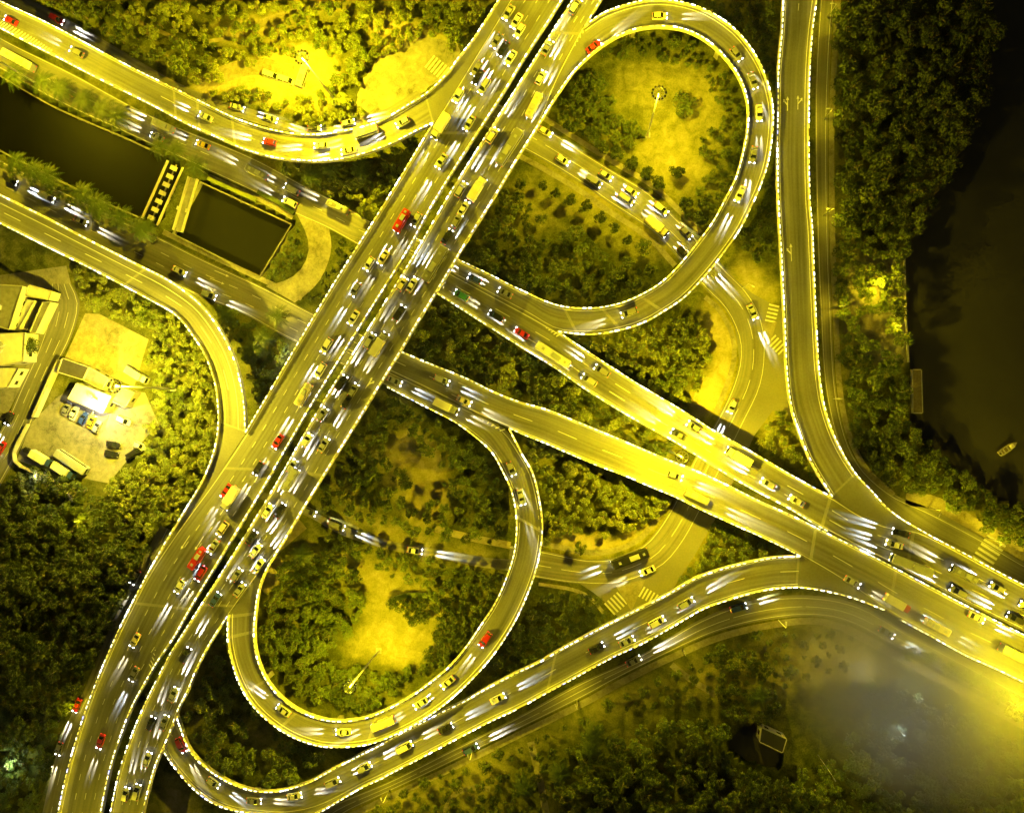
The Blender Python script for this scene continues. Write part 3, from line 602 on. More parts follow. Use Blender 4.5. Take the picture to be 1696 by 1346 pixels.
# verges, pavements, open patches
def path(name, pts, wpx, z, m):
    c = smooth(pts); n = max(4, int(plen(c)/10)); c = resample(c, n); pw = [at(x, y, z) for x, y in c]; mb = MB(); prev = None
    for i, p in enumerate(pw):
        d = pw[min(i+1, n-1)]-pw[max(i-1, 0)]; d.z = 0; d.normalize(); nn = Vector((-d.y, d.x, 0))*wpx*.09
        if prev: mb.add([prev[0], prev[1], p-nn, p+nn], [(0,1,2,3)])
        prev = (p+nn, p-nn)
    return struct(name, up(mb), m)
poly_sheet('plaza', [(628,92),(700,60),(760,80),(750,112),(705,150),(640,190),(600,200),(590,160)], .03, M['lot'])
poly_sheet('junction_road', [(1205,452),(1246,486),(1300,515),(1306,600),(1318,690),(1280,680),(1250,720),(1190,850),(1150,920),(1108,985),(1080,1006),(1030,1030),(1006,1000),(983,981),(960,966),(1040,940),(1100,900),(1140,830),(1200,690),(1225,600)], .045, M['asphalt_old'])
SHAPES.append(np.array([(1205,452),(1246,486),(1300,515),(1306,600),(1300,650),(1250,720),(1190,850),(1150,920),(1108,985),(1080,1006),(1030,1030),(1006,1000),(983,981),(960,966),(1040,940),(1100,900),(1140,830),(1200,690),(1225,600)]))
path('pavement', [(893,913-14),(939,918-10),(970,914),(1009,913),(1050,898),(1072,880),(1110,826)], 9, .12, M['pave'])
path('pavement', [(900,195),(975,243),(1027,275),(1074,303),(1106,330),(1160,386)], 9, .12, M['pave'])
path('pavement', [(860,258),(913,287),(965,319),(1001,345),(1055,380),(1084,403),(1118,440)], 9, .12, M['pave'])
path('pavement', [(1168,492),(1190,512),(1207,540),(1215,564),(1215,600),(1203,640),(1185,684)], 8, .12, M['pave'])
path('pavement', [(892,967),(955,978),(980,992),(1000,1015)], 6, .12, M['pave'])
path('pavement', [(1390,-60),(1388,0),(1378,182),(1378,350),(1383,500),(1398,690),(1430,770),(1480,820)], 9, .10, M['pave'])
path('pavement', [(560,1362),(632,1326),(736,1277),(864,1214),(974,1160),(1026,1131),(1104,1092),(1195,1054),(1282,1034),(1350,1028),(1400,1040)], 11, .10, M['pave'])
path('pavement', [(1400,1040),(1466,1075),(1536,1113),(1616,1156),(1692,1198),(1770,1236)], 14, .10, M['pave'])
path('pavement', [(1500,826),(1545,832),(1625,875),(1700,920),(1760,950)], 22, .09, M['sand'])
path('pavement', [(270,384),(338,418),(445,468),(500,494)], 9, .12, M['pave'])
path('pavement', [(345,292),(435,332),(485,360)], 9, .12, M['pave'])
path('footpath', [(879,1228),(888,1265),(896,1300),(905,1350)], 12, .05, M['pave'])
path('footpath', [(1112,1100),(1140,1122),(1185,1150)], 10, .05, M['pave'])
path('footpath', [(735,1350),(745,1325),(760,1310),(785,1304),(812,1306)], 9, .05, M['pave'])
path('footpath', [(716,874),(780,890),(846,903)], 12, .05, M['sand'])
path('footpath', [(430,930),(455,905),(500,865)], 26, .03, M['sand'])
path('footpath', [(430,970),(445,960),(470,930)], 34, .035, M['sand'])
path('footpath', [(330,150),(360,128),(420,110),(480,120),(540,120)], 30, .03, M['sand'])
path('footpath', [(420,40),(480,20),(560,0)], 8, .04, M['sand'])
path('footpath', [(340,70),(390,60),(440,40)], 7, .04, M['sand'])
path('footpath', [(180,20),(250,45),(320,80)], 7, .04, M['soil'])
poly_sheet('car_park', [(92,660),(130,635),(240,650),(262,700),(225,745),(180,800),(100,785),(28,762),(52,700)], .04, M['lot'])
poly_sheet('sports_court', [(141,519),(165,520),(246,562),(222,640),(107,593)], .05, M['sand'])
poly_sheet('terrace', [(1405,440),(1440,420),(1497,430),(1503,600),(1440,600),(1400,520)], .04, M['pave'])
poly_sheet('yard', [(-30,460),(110,440),(120,480),(84,520),(60,590),(10,690),(-60,760)], .03, M['lot'])
poly_sheet('traffic_island', [(1020,970),(1069,959),(1046,1012)], .2, M['pave']); poly_sheet('traffic_island', [(1261,535),(1287,533),(1274,572)], .2, M['pave'])
# ground markings
gm = MB()
markings(g2, None, (.04,.96), (.5,), dp=(3, 8)); markings(g3, None, (.04,.95), (.36,.68), dp=(3, 8), arrows=[tz(5,1400,465)+(5,0), tz(5,1380,520)+(5,0), tz(5,1350,570)+(4,-1)])
markings(ring, None, (.05, .93), ((.5,0,.45),(.45,.45,1)), dp=(6, 9)); markings(estreet, None, (.1,.82), (), dp=(3, 9)); markings(sstreet, None, (.15,.9), (.55,), dp=(20, 21))
markings(wstreet, None, (.08,.92), (.35,.65), dp=(5, 9)); markings(vstreet, None, (.9,), (.5,), dp=(5, 12))
def zebra(cx, cy, hx, hy, n, ln, wd, gap, z=.1):
    mb = MB(); p = at(cx, cy, z); q = at(cx+hx, cy+hy, z); d = (q-p).normalized(); nn = Vector((-d.y, d.x, 0))
    for i in range(n):
        c = p+nn*(i-(n-1)/2)*(wd+gap)
        mb.add([c-d*ln/2-nn*wd/2, c+d*ln/2-nn*wd/2, c+d*ln/2+nn*wd/2, c-d*ln/2+nn*wd/2], [(0,1,2,3)])
    struct('zebra_crossing', up(mb), M['paint'])
zebra(1020,999,-20,-22,5,4.5,.55,.65); zebra(1074,986,-14,24,5,3.4,.5,.6); zebra(1279,519,26,6,5,3,.55,.6); zebra(1287,571,-20,20,5,3.5,.5,.6)
zebra(724,112,16,-20,6,4.5,.55,.6)
zebra(1638,913,24,15,6,6.0,.7,.75)
# footbridges over the canal
def bridge(name, a, b, wpx, label, slabs):
    p, q = at(*a, 0), at(*b, 0); d = (q-p); L = d.length; h = math.atan2(d.y, d.x); e = empty(name, ((p+q)/2), h, label, 'bridge')
    W = wpx*.18
    if slabs:
        n = 7
        for s_ in (-1, 1): MB().box((0, s_*W/2, .1), (L, .5, .7)).build('girder', M['kerb'], e)
        for i in range(n): MB().box((-L/2+(i+.5)*L/n, 0, .12), (L/n*.5, W*.42, .3)).build('slab', M['kerb'], e)
        MB().box((0, 0, -.5), (L, .35, .4)).build('spine_beam', M['deckside'], e)
    else:
        MB().box((0, 0, .05), (L, W, .4)).build('deck', M['roof_g'], e)
        for s_ in (-1, 1): 
            r_ = MB().box((0, s_*W/2, .7), (L, .35, 1.0)).build('railing', M['kerb'], e)
            MB().box((L*.1, s_*W/2, 1.4), (1.1, .9, .5), 0).build('bollard', M['kerb'], r_)
bridge('footbridge', (291,272), (248,368), 30, 'open slab footbridge with square gaps over the dark canal', True)
bridge('road_bridge', (322,296), (296,384), 16, 'narrow railed bridge between the canal and the rectangular basin', False)

# ------------------------------------------------------------------ buildings
def building(name, pts, h, roof, label, cat='building', parapet_h=.4, units=0, windows=True):
    pw = [at(x, y, h) for x, y in pts]; c = sum(pw, Vector())/len(pw)
    e = empty(name, (c.x, c.y, 0), 0, label, cat); loc = [(p.x-c.x, p.y-c.y) for p in pw]
    MB().prism(loc, 0, h-.02).build('wall', M['wall'], e)
    ins = [(x*.97, y*.97) for x, y in loc]; MB().prism(ins, h-.02+.003, h+.06).build('roof', roof, e)
    n = len(loc); mb = MB()
    for i in range(n):
        a, b = Vector((*loc[i], 0)), Vector((*loc[(i+1) % n], 0)); m_ = (a+b)/2; d = b-a
        mb.box((m_.x, m_.y, h+parapet_h/2), (d.length-.26, .25, parapet_h), math.atan2(d.y, d.x))
    mb.build('parapet', M['wall'], e)
    rr = random.Random(int(c.x*7+c.y*3))
    if windows:
        for i in range(n):
            a, b = Vector((*loc[i], 0)), Vector((*loc[(i+1) % n], 0)); d = b-a; k = int(d.length//3); hz = math.atan2(d.y, d.x)
            for j in range(k):
                p = a+d*((j+.5)/k); wf = MB().box((p.x, p.y, h*.55), (1.3, .14, 1.2), hz).build('window', M['glass'], e)
                MB().box((p.x, p.y, h*.55-.68), (1.5, .3, .1), hz).build('sill', M['kerb'], wf)
    for u in range(units):
        x, y = rr.uniform(-.35,.35), rr.uniform(-.35,.35); a = Vector(loc[0]+(0,))*(.5+x)*.6+Vector(loc[2 % n]+(0,))*(.5-x)*.6
        MB().box((a.x+rr.uniform(-1.5,1.5), a.y+rr.uniform(-1.5,1.5), h+.45), (1.3, .9, .8), rr.uniform(0, 3)).build('roof_unit', M['steel'], e)
    SHAPES.append(np.array(pts)); return e
building('shed', [(104,593),(148,608),(138,629),(96,616)], 3.5, M['roof_d'], 'low shed with a dark roof below the bright sand court', 'shed')
building('shed', [(149,608),(180,626),(170,645),(139,630)], 3.5, M['roof_g'], 'low shed with a pale flat roof between the dark shed and the lot', 'shed')
building('house', [(128,634),(186,656),(171,684),(113,660)], 4.5, M['roof_w'], 'white roofed building at the top of the car park', 'building', units=2)
building('shed', [(192,638),(224,650),(208,675),(186,664)], 3.5, M['roof_g'], 'small square shed under the trees beside the white roofed building', 'shed')
building('gatehouse', [(49,472),(87,483),(82,497),(43,490)], 4, M['roof_w'], 'narrow gatehouse with a bright roof at the head of the side street', 'building')
building('workshop', [(-30,470),(39,474),(16,546),(-40,530)], 6, M['roof_g'], 'grey roofed workshop with a row of roof vents at the left edge', 'building', units=4)
building('warehouse', [(-30,554),(43,551),(40,598),(0,606),(-30,605)], 5.5, M['roof_w'], 'white flat roofed building at the left edge beside a round tree', 'building', units=3)
building('warehouse', [(-30,609),(32,610),(15,641),(-30,645)], 4.5, M['roof_w'], 'lower white roofed building at the left edge, further down the side street', 'building', units=1)
building('canopy', [(46,497),(58,498),(30,548),(20,546)], 3.5, M['roof_w'], 'long thin white canopy beside the grey roofed workshop', 'canopy', windows=False)
building('canopy', [(72,500),(85,500),(60,552),(50,550)], 3.5, M['roof_g'], 'long thin canopy along the side street facing the white one', 'canopy', windows=False)
building('pavilion', [(1261,1204),(1303,1223),(1296,1246),(1258,1228)], 4, M['black'], 'dark roofed pavilion beside the pond in the lower right park', 'pavilion', parapet_h=.12)
building('jetty_house', [(1511,612),(1526,612),(1528,684),(1512,684)], 1.2, M['wood'], 'long wooden jetty platform on the lake edge', 'jetty', windows=False, parapet_h=.1)
wall_line('garden_wall', [(104,597),(90,627),(62,690)], 2.2, .9, M['wall'], 'long high wall between the side street and the car park', 'wall', 0)
wall_line('garden_wall', [(50,702),(26,752),(30,766),(100,800),(125,830)], 1.6, .4, M['wall'], 'low wall round the lower corner of the car park', 'wall', 0)
wall_line('hedge', [(646,995),(668,986),(700,985),(730,997),(745,1012)], 1.1, 1.4, LEAF[0], 'curved clipped hedge arching over the wooded garden inside the lower loop', 'hedge', 0)
wall_line('hedge', [(428,318),(470,340),(488,354)], .8, 1.3, LEAF[1], 'dark planter hedge above the water basin', 'hedge', 0)
wall_line('hedge', [(345,296),(425,332)], .7, 1.2, LEAF[2], 'yellowish planter hedge along the upper side of the basin', 'hedge', 0)

def boat(x, y, h, label):
    p = at(x, y, -1.2); e = empty('boat', p, h, label, 'boat'); L = 5.8
    secs = []
    for t, wd, kz in ((-.5,.8,.1),(-.3,.95,0),(.1,.95,0),(.35,.6,.1),(.5,.05,.4)):
        secs.append([(t*L, -wd, .6), (t*L, -wd*.7, kz-.2), (t*L, wd*.7, kz-.2), (t*L, wd, .6)])
    MB().loft(secs).build('hull', M['wall'], e)
    MB().box((-.3,0,.63), (3.4, 1.2, .05)).build('deck', M['wood'], e)
    for k in (-1.4, -.2): MB().box((k,0,.75), (.35,1.5,.12)).build('thwart', M['wall'], e)
    c = MB().box((1.0,0,1.1), (1.1,1.1,.9), 0, 0, .8).build('cabin', M['roof_w'], e); MB().box((-2.75,0,.8), (.3,.35,.7)).build('outboard_motor', M['black'], e)
boat(1668, 742, R(35), 'small open boat with a white cabin alone on the dark lake')

# ------------------------------------------------------------------ lamps
def mast(x, y, hx, hy, label, power, hgt=31.0, col=LIGHTCOL):
    """tall floodlight mast; (hx,hy) is where its head shows"""
    p = at(hx, hy, hgt); e = empty('light_mast', (p.x, p.y, 0), 0, label, 'light mast', 'tall floodlight masts')
    MB().tube([(0,0,0),(0,0,.5),(0,0,hgt*.5),(0,0,hgt)], [.42,.34,.24,.13], 12).build('pole', M['steel'], e, True)
    MB().box((0,0,.15), (1.6,1.6,.3)).build('base', M['concrete'], e)
    ring_ = MB(); n = 24; rr = 1.45
    for dz in (-.5, -.85): ring_.tube([(rr*math.cos(2*math.pi*k/n), rr*math.sin(2*math.pi*k/n), hgt+dz) for k in range(n+1)], .05, 5)
    for k in range(4): ring_.box((0,0,hgt-.55), (2*rr, .07, .07), k*math.pi/4)
    r_ = ring_.build('lamp_ring', M['steel'], e)
    for k in range(12):
        a = 2*math.pi*k/12; c, s_ = math.cos(a), math.sin(a)
        h_ = MB().box((1.75*c, 1.75*s_, hgt-.7), (.5,.42,.28), a).build('floodlight', M['black'], r_)
    g = MB()
    for k in range(12): a = 2*math.pi*k/12; g.box((1.8*math.cos(a), 1.8*math.sin(a), hgt-.87), (.38,.32,.05), a)
    g.build('lamp_glass', M['lamp_on'], r_)
    ld = bpy.data.lights.new('floodlights', 'SPOT'); ld.color = col; ld.energy = power*MASTPOWER; ld.shadow_soft_size = .6; ld.spot_size = R(170); ld.spot_blend = .2; ld.specular_factor = .12
    ld.use_nodes = True; n_ = ld.node_tree; em = n_.nodes['Emission']
    geo = n_.nodes.new('ShaderNodeTexCoord'); sx = n_.nodes.new('ShaderNodeSeparateXYZ'); n_.links.new(geo.outputs['Normal'], sx.inputs[0])
    ab = n_.nodes.new('ShaderNodeMath'); ab.operation = 'ABSOLUTE'; n_.links.new(sx.outputs[2], ab.inputs[0])
    mr = n_.nodes.new('ShaderNodeMapRange'); mr.interpolation_type = 'SMOOTHSTEP'   # floodlights aimed outwards: more light to the side than straight down
    mr.inputs['From Min'].default_value = .35; mr.inputs['From Max'].default_value = 1.0; mr.inputs['To Min'].default_value = 1.65; mr.inputs['To Max'].default_value = .85
    n_.links.new(ab.outputs[0], mr.inputs[0]); n_.links.new(mr.outputs[0], em.inputs['Strength'])
    lo = bpy.data.objects.new('floodlight_glow', ld); COL.objects.link(lo); lo.parent = e; lo.location = (0,0,hgt-1.05)
    return e
mast(1075,230,1092,152, 'tall light mast with a ring head on the lawn inside the upper loop', 2.2)
mast(635,1073,577,1140, 'tall light mast with a ring head in the garden inside the lower loop', 2.5)
mast(1131,757,1131,757, 'tall light mast in the narrow wedge between the two eastern carriageways', 3.5)
mast(524,117,498,93, 'tall light mast in the bright clearing of the upper left park', 4.7)
mast(250,645,187,639, 'tall light mast over the sheds beside the sand court', 4.6, col=(1,.80,.03))
mast(0,0,-70,60, 'added unseen light mast beyond the left edge above the canal road', 2.6)  # this and the next three masts: unseen, added for more light
mast(0,0,1790,1150, 'added unseen light mast beyond the right edge below the eastern highway', 1.6)
mast(0,0,960,-110, 'added unseen light mast beyond the top edge beside the highway', .9)
mast(0,0,60,1480, 'added unseen light mast beyond the bottom edge beside the highway', .35)
def street_lamp(x, y, hgt, label, power, az=0, col=LIGHTCOL):
    p = at(x, y, hgt); e = empty('street_lamp', (p.x, p.y, 0), az, label, 'street lamp', 'street lamps')
    MB().tube([(0,0,0),(0,0,hgt*.6),(0,0,hgt-.3),(.3,0,hgt),(1.1,0,hgt+.15)], [.12,.09,.07,.06,.05], 8).build('pole', M['steel'], e, True)
    h_ = MB().box((1.4,0,hgt+.12), (.9,.32,.16)).build('lamp_head', M['steel'], e); MB().box((1.45,0,hgt+.02), (.6,.22,.05)).build('lamp_glass', M['lamp_on'], h_)
    ld = bpy.data.lights.new('lamp_glow', 'POINT'); ld.color = col; ld.energy = power; ld.shadow_soft_size = .3
    lo = bpy.data.objects.new('lamp_glow', ld); COL.objects.link(lo); lo.parent = e; lo.location = (1.45,0,hgt-.35)
street_lamp(1388,507,7,'lit street lamp beside the right-hand ramp at the terrace edge',3000,0)
street_lamp(1495,539,6,'lit lamp standing on the lake terrace wall',9000,math.pi)
street_lamp(1450,470,7,'lit lamp among the terrace trees by the lake',10000,0)
street_lamp(487,580,6,'bright white lamp against the left parapet of the highway',2500,R(-120),(1,.95,.8))
street_lamp(1378,1283,12,'slanting lit lamp post in the dark lower right park',3500,R(-60))
street_lamp(122,865,7,'lit lamp post in the dark left wood below the car park',2500,R(20))
street_lamp(1685,1170,8,'lamp glowing in the bright tree at the lower right edge',5000,R(30))
street_lamp(108,1182,6,'lamp at the small gate hut beside the lower left street',2500,R(30))
street_lamp(5,1270,6,'lamp behind the trees at the lower left edge',2500,0,(.8,1,.5))
street_lamp(150,690,9,'added white lamp over the row of parked cars',9000,R(60),(1,.9,.75))  # this and the next lamp are added to whiten the car park
street_lamp(60,795,7,'added white lamp at the lower corner of the car park',3000,R(120),(1,.85,.75))
street_lamp(1386,6,8,'topmost lamp along the lakeside street at the right',4200,math.pi)
street_lamp(1380,180,8,'added second lamp from the top along the lakeside street',3600,math.pi)  # from here to the striped crossing: lamps added to lift the dark street
street_lamp(1381,345,8,'added third lamp from the top along the lakeside street',3600,math.pi)
street_lamp(1396,660,8,'added lamp on the lakeside street just before the bend',4200,math.pi)
street_lamp(1560,846,8,'added lamp beside the crossing street at the lake corner',5200,R(-120))
street_lamp(1660,898,8,'added lamp beyond the striped crossing at the right edge',4200,R(-120))
street_lamp(634,1330,8,'leftmost added lamp along the street below the bottom ramp',4200,R(110))  # row of lamps added to brighten the street in the ramp's shadow
street_lamp(778,1259,8,'second added lamp from the left along the street below the bottom ramp',4200,R(110))
street_lamp(956,1175,8,'third added lamp from the left along the street below the bottom ramp',4200,R(110))
street_lamp(1136,1086,8,'fourth added lamp from the left along the street below the bottom ramp',4200,R(110))
street_lamp(1302,1040,8,'rightmost added lamp along the street below the bottom ramp',3600,R(90))
street_lamp(1240,470,8,'lamp beside the road just right of the upper loop',3500,R(-30))
street_lamp(880,215,6,'lamp beside the park road under the highway',1500,R(-30))

# ------------------------------------------------------------------ vehicles
def ring_sec(x, w, z0, z1, rnd=.18, top=1.0):
    w2 = w/2; t = w2*top; r_ = rnd
    return [(x,-w2,z0),(x,-w2,z1-r_*1.4),(x,-t+r_*.2,z1-r_*.4),(x,-t+r_*1.2,z1),(x,t-r_*1.2,z1),(x,t-r_*.2,z1-r_*.4),(x,w2,z1-r_*1.4),(x,w2,z0)]
VM = {}
def wheel_me(r_, wd=.22):
    m = MB(); n = 14
    for k, (ra, yy, mi) in enumerate(((r_, wd/2, 0),)):
        m.loft([[(ra*math.cos(2*math.pi*i/n), -yy, ra*math.sin(2*math.pi*i/n)) for i in range(n)], [(ra*math.cos(2*math.pi*i/n), yy, ra*math.sin(2*math.pi*i/n)) for i in range(n)]], 0)
    m.loft([[(r_*.6*math.cos(2*math.pi*i/n), -wd/2-.01, r_*.6*math.sin(2*math.pi*i/n)) for i in range(n)], [(r_*.6*math.cos(2*math.pi*i/n), wd/2+.01, r_*.6*math.sin(2*math.pi*i/n)) for i in range(n)]], 1)
    return m.mesh('wheel', [M['tyre'], M['rim']])
VM['wheel'] = wheel_me(.33); VM['bigwheel'] = wheel_me(.5, .3)
def bodyfix(mb, name, mats):
    me = mb.mesh(name, mats); b = bmesh.new(); b.from_mesh(me); bmesh.ops.recalc_face_normals(b, faces=b.faces); b.to_mesh(me); b.free(); return me
def mk(kind):
    parts = []       # (name, mesh, loc, paintable)
    if kind in ('sedan', 'hatchback', 'van', 'minivan'):
        L, W, Hh = {'sedan':(4.6,1.8,1.45), 'hatchback':(4.2,1.78,1.55), 'van':(5.2,1.95,2.1), 'minivan':(4.8,1.9,1.75)}[kind]
        hood = {'sedan':.9, 'hatchback':.92, 'van':1.1, 'minivan':1.0}[kind]; b = MB()
        b.loft([ring_sec(-L/2, W*.86, .35, hood-.12), ring_sec(-L/2+.15, W*.97, .24, hood), ring_sec(-L/4, W, .22, hood+.04), ring_sec(L/6, W, .22, hood+.03), ring_sec(L/2-.35, W*.96, .24, hood-.14), ring_sec(L/2-.05, W*.84, .3, hood-.3), ring_sec(L/2, W*.7, .36, hood-.4)])
        g0, g1, r0, r1 = {'sedan':(-1.75,1.05,-1.05,.25), 'hatchback':(-1.98,.95,-1.65,.15), 'van':(-2.45,1.9,-2.3,1.2), 'minivan':(-2.25,1.35,-1.95,.5)}[kind]
        tw = .84
        b.loft([ring_sec(r0, W*.76, Hh-.07, Hh, .04), ring_sec((r0+r1)/2, W*.80, Hh-.05, Hh+.03, .04), ring_sec(r1, W*.76, Hh-.07, Hh, .04)])
        for s_ in (-1, 1):
            b.tube([(g1-.05, s_*W*.44, hood), (r1, s_*W*.38, Hh-.03)], .05, 4); b.tube([(g0+.05, s_*W*.44, hood), (r0, s_*W*.38, Hh-.03)], .06, 4); b.tube([((r0+r1)/2, s_*W*.46, hood), ((r0+r1)/2, s_*W*.39, Hh-.03)], .05, 4)
            b.box((g1-.25, s_*(W/2+.09), hood+.06), (.16,.2,.14))
        parts.append(('body', bodyfix(b, 'body', PAINT['white']), (0,0,0), True))
        g = MB(); g.loft([[(g0, -W*.45, hood-.02), (r0, -W*.385, Hh-.045), (r0, W*.385, Hh-.045), (g0, W*.45, hood-.02)], [(g1, -W*.45, hood-.04), (r1, -W*.385, Hh-.045), (r1, W*.385, Hh-.045), (g1, W*.45, hood-.04)]])
        parts.append(('window', bodyfix(g, 'window', M['glass']), (0,0,0), False))
        wx = L*.31; fx, hz_, tzz = L/2-.06, hood-.36, hood-.2
        wm, wr = VM['wheel'], .33
        lw = W*.34
    else:
        L, W, Hh = {'bus':(11.2,2.5,3.1), 'truck':(7.6,2.3,3.0), 'minibus':(7.0,2.1,2.6)}[kind]
        b = MB()
        if kind == 'truck':
            b.loft([ring_sec(L/2-1.9, W*.92, .5, 2.3), ring_sec(L/2-.5, W*.92, .45, 2.3), ring_sec(L/2, W*.85, .45, 1.5)])
            b.box((0,0,.6), (L-.6, W*.5, .25))
            parts.append(('cab', bodyfix(b, 'cab', PAINT['white']), (0,0,0), True))
            c = MB().box((-1.05,0,1.9), (5.4, W, 2.2)); 
            for k in range(5): c.box((-3.3+k*1.1, 0, 3.02), (.08, W*.98, .05))
            parts.append(('cargo_box', bodyfix(c, 'cargo_box', M['roof_w']), (0,0,0), False))
            g = MB().loft([[(L/2-.42, -W*.42, 2.2), (L/2-.42, W*.42, 2.2), (L/2+.01, W*.38, 1.45), (L/2+.01, -W*.38, 1.45)], [(L/2-.46, -W*.42, 2.2), (L/2-.46, W*.42, 2.2), (L/2-.05, W*.38, 1.4), (L/2-.05, -W*.38, 1.4)]])
            parts.append(('windscreen', bodyfix(g, 'windscreen', M['glass']), (0,0,.03), False))
        else:
            b.loft([ring_sec(-L/2, W*.9, .4, Hh-.1, .15), ring_sec(-L/2+.3, W, .35, Hh, .2), ring_sec(L/2-.4, W, .35, Hh, .2), ring_sec(L/2, W*.9, .4, Hh-.25, .15)])
            parts.append(('body', bodyfix(b, 'body', PAINT['white']), (0,0,0), True))
            g = MB().box((-.1,0,Hh*.62), (L-1.0, W+.02, Hh*.24)).box((L/2-.1,0,Hh*.6), (.24, W*.82, Hh*.34))
            parts.append(('window', bodyfix(g, 'window', M['glass']), (0,0,0), False))
            rf = MB().box((-L*.12,0,Hh+.12), (L*.26, W*.6, .24), 0, 0, .9).box((L*.28,0,Hh+.06), (.8, .8, .12)).box((-L*.38,0,Hh+.05), (.7, .7, .1))
            parts.append(('roof_unit', bodyfix(rf, 'roof_unit', PAINT['silver']), (0,0,0), False))
        wx = L*.32; fx, hz_, tzz = L/2+.01, .75, .95; wm, wr = VM['bigwheel'], .5; lw = W*.36
    for sx in (-1, 1):
        for sy in (-1, 1): parts.append(('wheel', wm, (sx*wx, sy*(W/2-.13), wr), False))
    hl = bodyfix(MB().box((0,0,0), (.26,.36,.18)), 'headlight', M['headlight']); tl = bodyfix(MB().box((0,0,0), (.14,.34,.16)), 'taillight', M['taillight'])
    for sy in (-1, 1):
        parts.append(('headlight', hl, (fx-.10, sy*lw, hz_+.02), False)); parts.append(('taillight', tl, (-L/2+.02, sy*lw, tzz), False))
    return parts, L, W, fx
KINDS = {k: mk(k) for k in ('sedan', 'hatchback', 'van', 'minivan', 'bus', 'truck', 'minibus')}
BEAM = bpy.data.lights.new('headlight_beam', 'SPOT'); BEAM.energy = 140000; BEAM.color = (1, .96, .86); BEAM.spot_size = R(9); BEAM.spot_blend = .55; BEAM.shadow_soft_size = .08
BEAM.spot_blend = .8
BEAMS = [BEAM]
for e_, c_, a_ in ((60000, (1,.93,.72), 9.5), (190000, (1,.97,.9), 8), (110000, (.82,.92,1), 9), (90000, (1,.9,.6), 10)):
    q_ = BEAM.copy(); q_.energy = e_; q_.color = c_; q_.spot_size = R(a_); BEAMS.append(q_)
def vehicle(kind, paint, p, h, label, group, lit=True, pitch=0):
    parts, L, W, fx = KINDS[kind]
    name = {'sedan':'car', 'hatchback':'car', 'minivan':'car', 'van':'van', 'bus':'bus', 'truck':'truck', 'minibus':'minibus'}[kind]
    e = empty(name, p, 0, label, name, group); e.rotation_euler = (0, -pitch, h)
    for nm, me_, loc, pt in parts:
        o = link(nm, me_, e); o.location = loc
        if pt: o.material_slots[0].link = 'OBJECT'; o.material_slots[0].material = PAINT[paint]
        if not lit and nm in ('headlight', 'taillight'): o.material_slots[0].link = 'OBJECT'; o.material_slots[0].material = M[nm+'_off']
    if lit:
        bm_ = BEAMS[int(abs(p.x*13+p.y*7)) % 5]; tl_ = 6.4+(int(abs(p.x*5+p.y*3)) % 4)*.55
        for sy in (-1, 1):
            lo = bpy.data.objects.new('headlight_beam', bm_); COL.objects.link(lo); lo.parent = e
            lo.location = (fx+.2, sy*W*.36, .72); lo.rotation_euler = (0, R(-90+tl_), 0)
    return e
TR = []   # (road, tile, x, y, kind, paint)
def V_(road, tile, s_):
    for it in s_.split():
        a = it.split(','); TR.append((road, tile, float(a[0]), float(a[1]), a[2] if len(a) > 2 else 'c', a[3] if len(a) > 3 else None))
V_('mainL', 2, '1400,390,c,white 1535,200 1600,180,c,white 1625,15 1675,120,c,white 1640,290,c,silver 1375,835,c,white 1200,1060,c,white 1290,600,m,silver')
V_('mainL', 3, '30,60 80,220,c,white 90,320,c,white 60,180')
V_('NW', 1, '75,140,c,red 500,340,c,grey 1320,750')
V_('G2', 1, '150,400,b,white 1050,810,m,silver 1290,920,c,yellow 1640,1100,m,white 1010,880,c,silver')
V_('north_street', 1, '370,130,c,red 1520,690')
V_('G3', 1, '90,1155,c,white 320,1260,v,silver')
V_('G3', 5, '520,140,c,white 1150,460,c,white 1350,620,c,silver')
V_('NW', 2, '950,785,c,white 720,850,m,white 440,930,c,white 610,965,c,beige 110,910,c,red')
V_('north_street', 2, '120,760,c,silver 400,815,c,grey 610,780,c,white')
V_('G2', 2, '240,1200,v,silver 250,1310,c,white 520,1290,m,white')
V_('mainR', 3, '215,500,c,white 260,280,c,grey 170,700,m,beige 50,920,b,white 435,25')
V_('mainR', 2, '1330,1180,c,silver 1480,1130,m,white 1370,1290,c,white 1530,830,c,beige')
V_('loopN', 3, '970,110,c,beige 1450,350,c,white 1560,520,c,grey 1600,720,c,white 1560,980,c,white 1480,1230,c,white 560,300,c,red')
V_('ring', 3, '240,830 360,1030,c,white 620,1110,c,white 560,1170,v,white 910,1260,c,white 760,1280,v,silver 780,1210')
V_('mainL', 6, '740,400,c,white 950,160,m,red 1040,200,c,silver 640,810,c,white 470,950,c,white 430,1140,c,white 330,1290,m,beige 680,530,c,grey 830,400')
V_('mainR', 6, '1340,60,c,white 1235,240,c,black 1160,430,b,white 1015,530,c,white 945,700,c,white 750,870,c,white 810,920,m,silver 640,1215,c,white 570,1130,c,black 950,500,c,beige 450,1330,c,white')
V_('loopN', 6, '1400,510,c,blue 1600,600,c,white')
V_('C1', 6, '1550,750,c,white 1330,620,c,green')
V_('loopS', 6, '900,1150,c,white')
V_('loopN', 7, '780,720,c,white')
V_('ring', 7, '1130,180,c,white 1110,230,c,white 960,205,m,beige 1125,370,c,white 1560,690,c,silver 1430,1320,c,white')
V_('C1', 7, '50,830,c,red 300,1000,b,white 600,1090,c,white 460,1110,c,silver')
V_('C2', 6, '1200,1150,c,silver')
V_('mainL', 9, '1450,560,c,red 1550,530,m,silver 1540,690,c,beige 1410,820,m,red 1255,1040,c,white 1290,1150,c,red 1360,990,c,silver 1650,480')
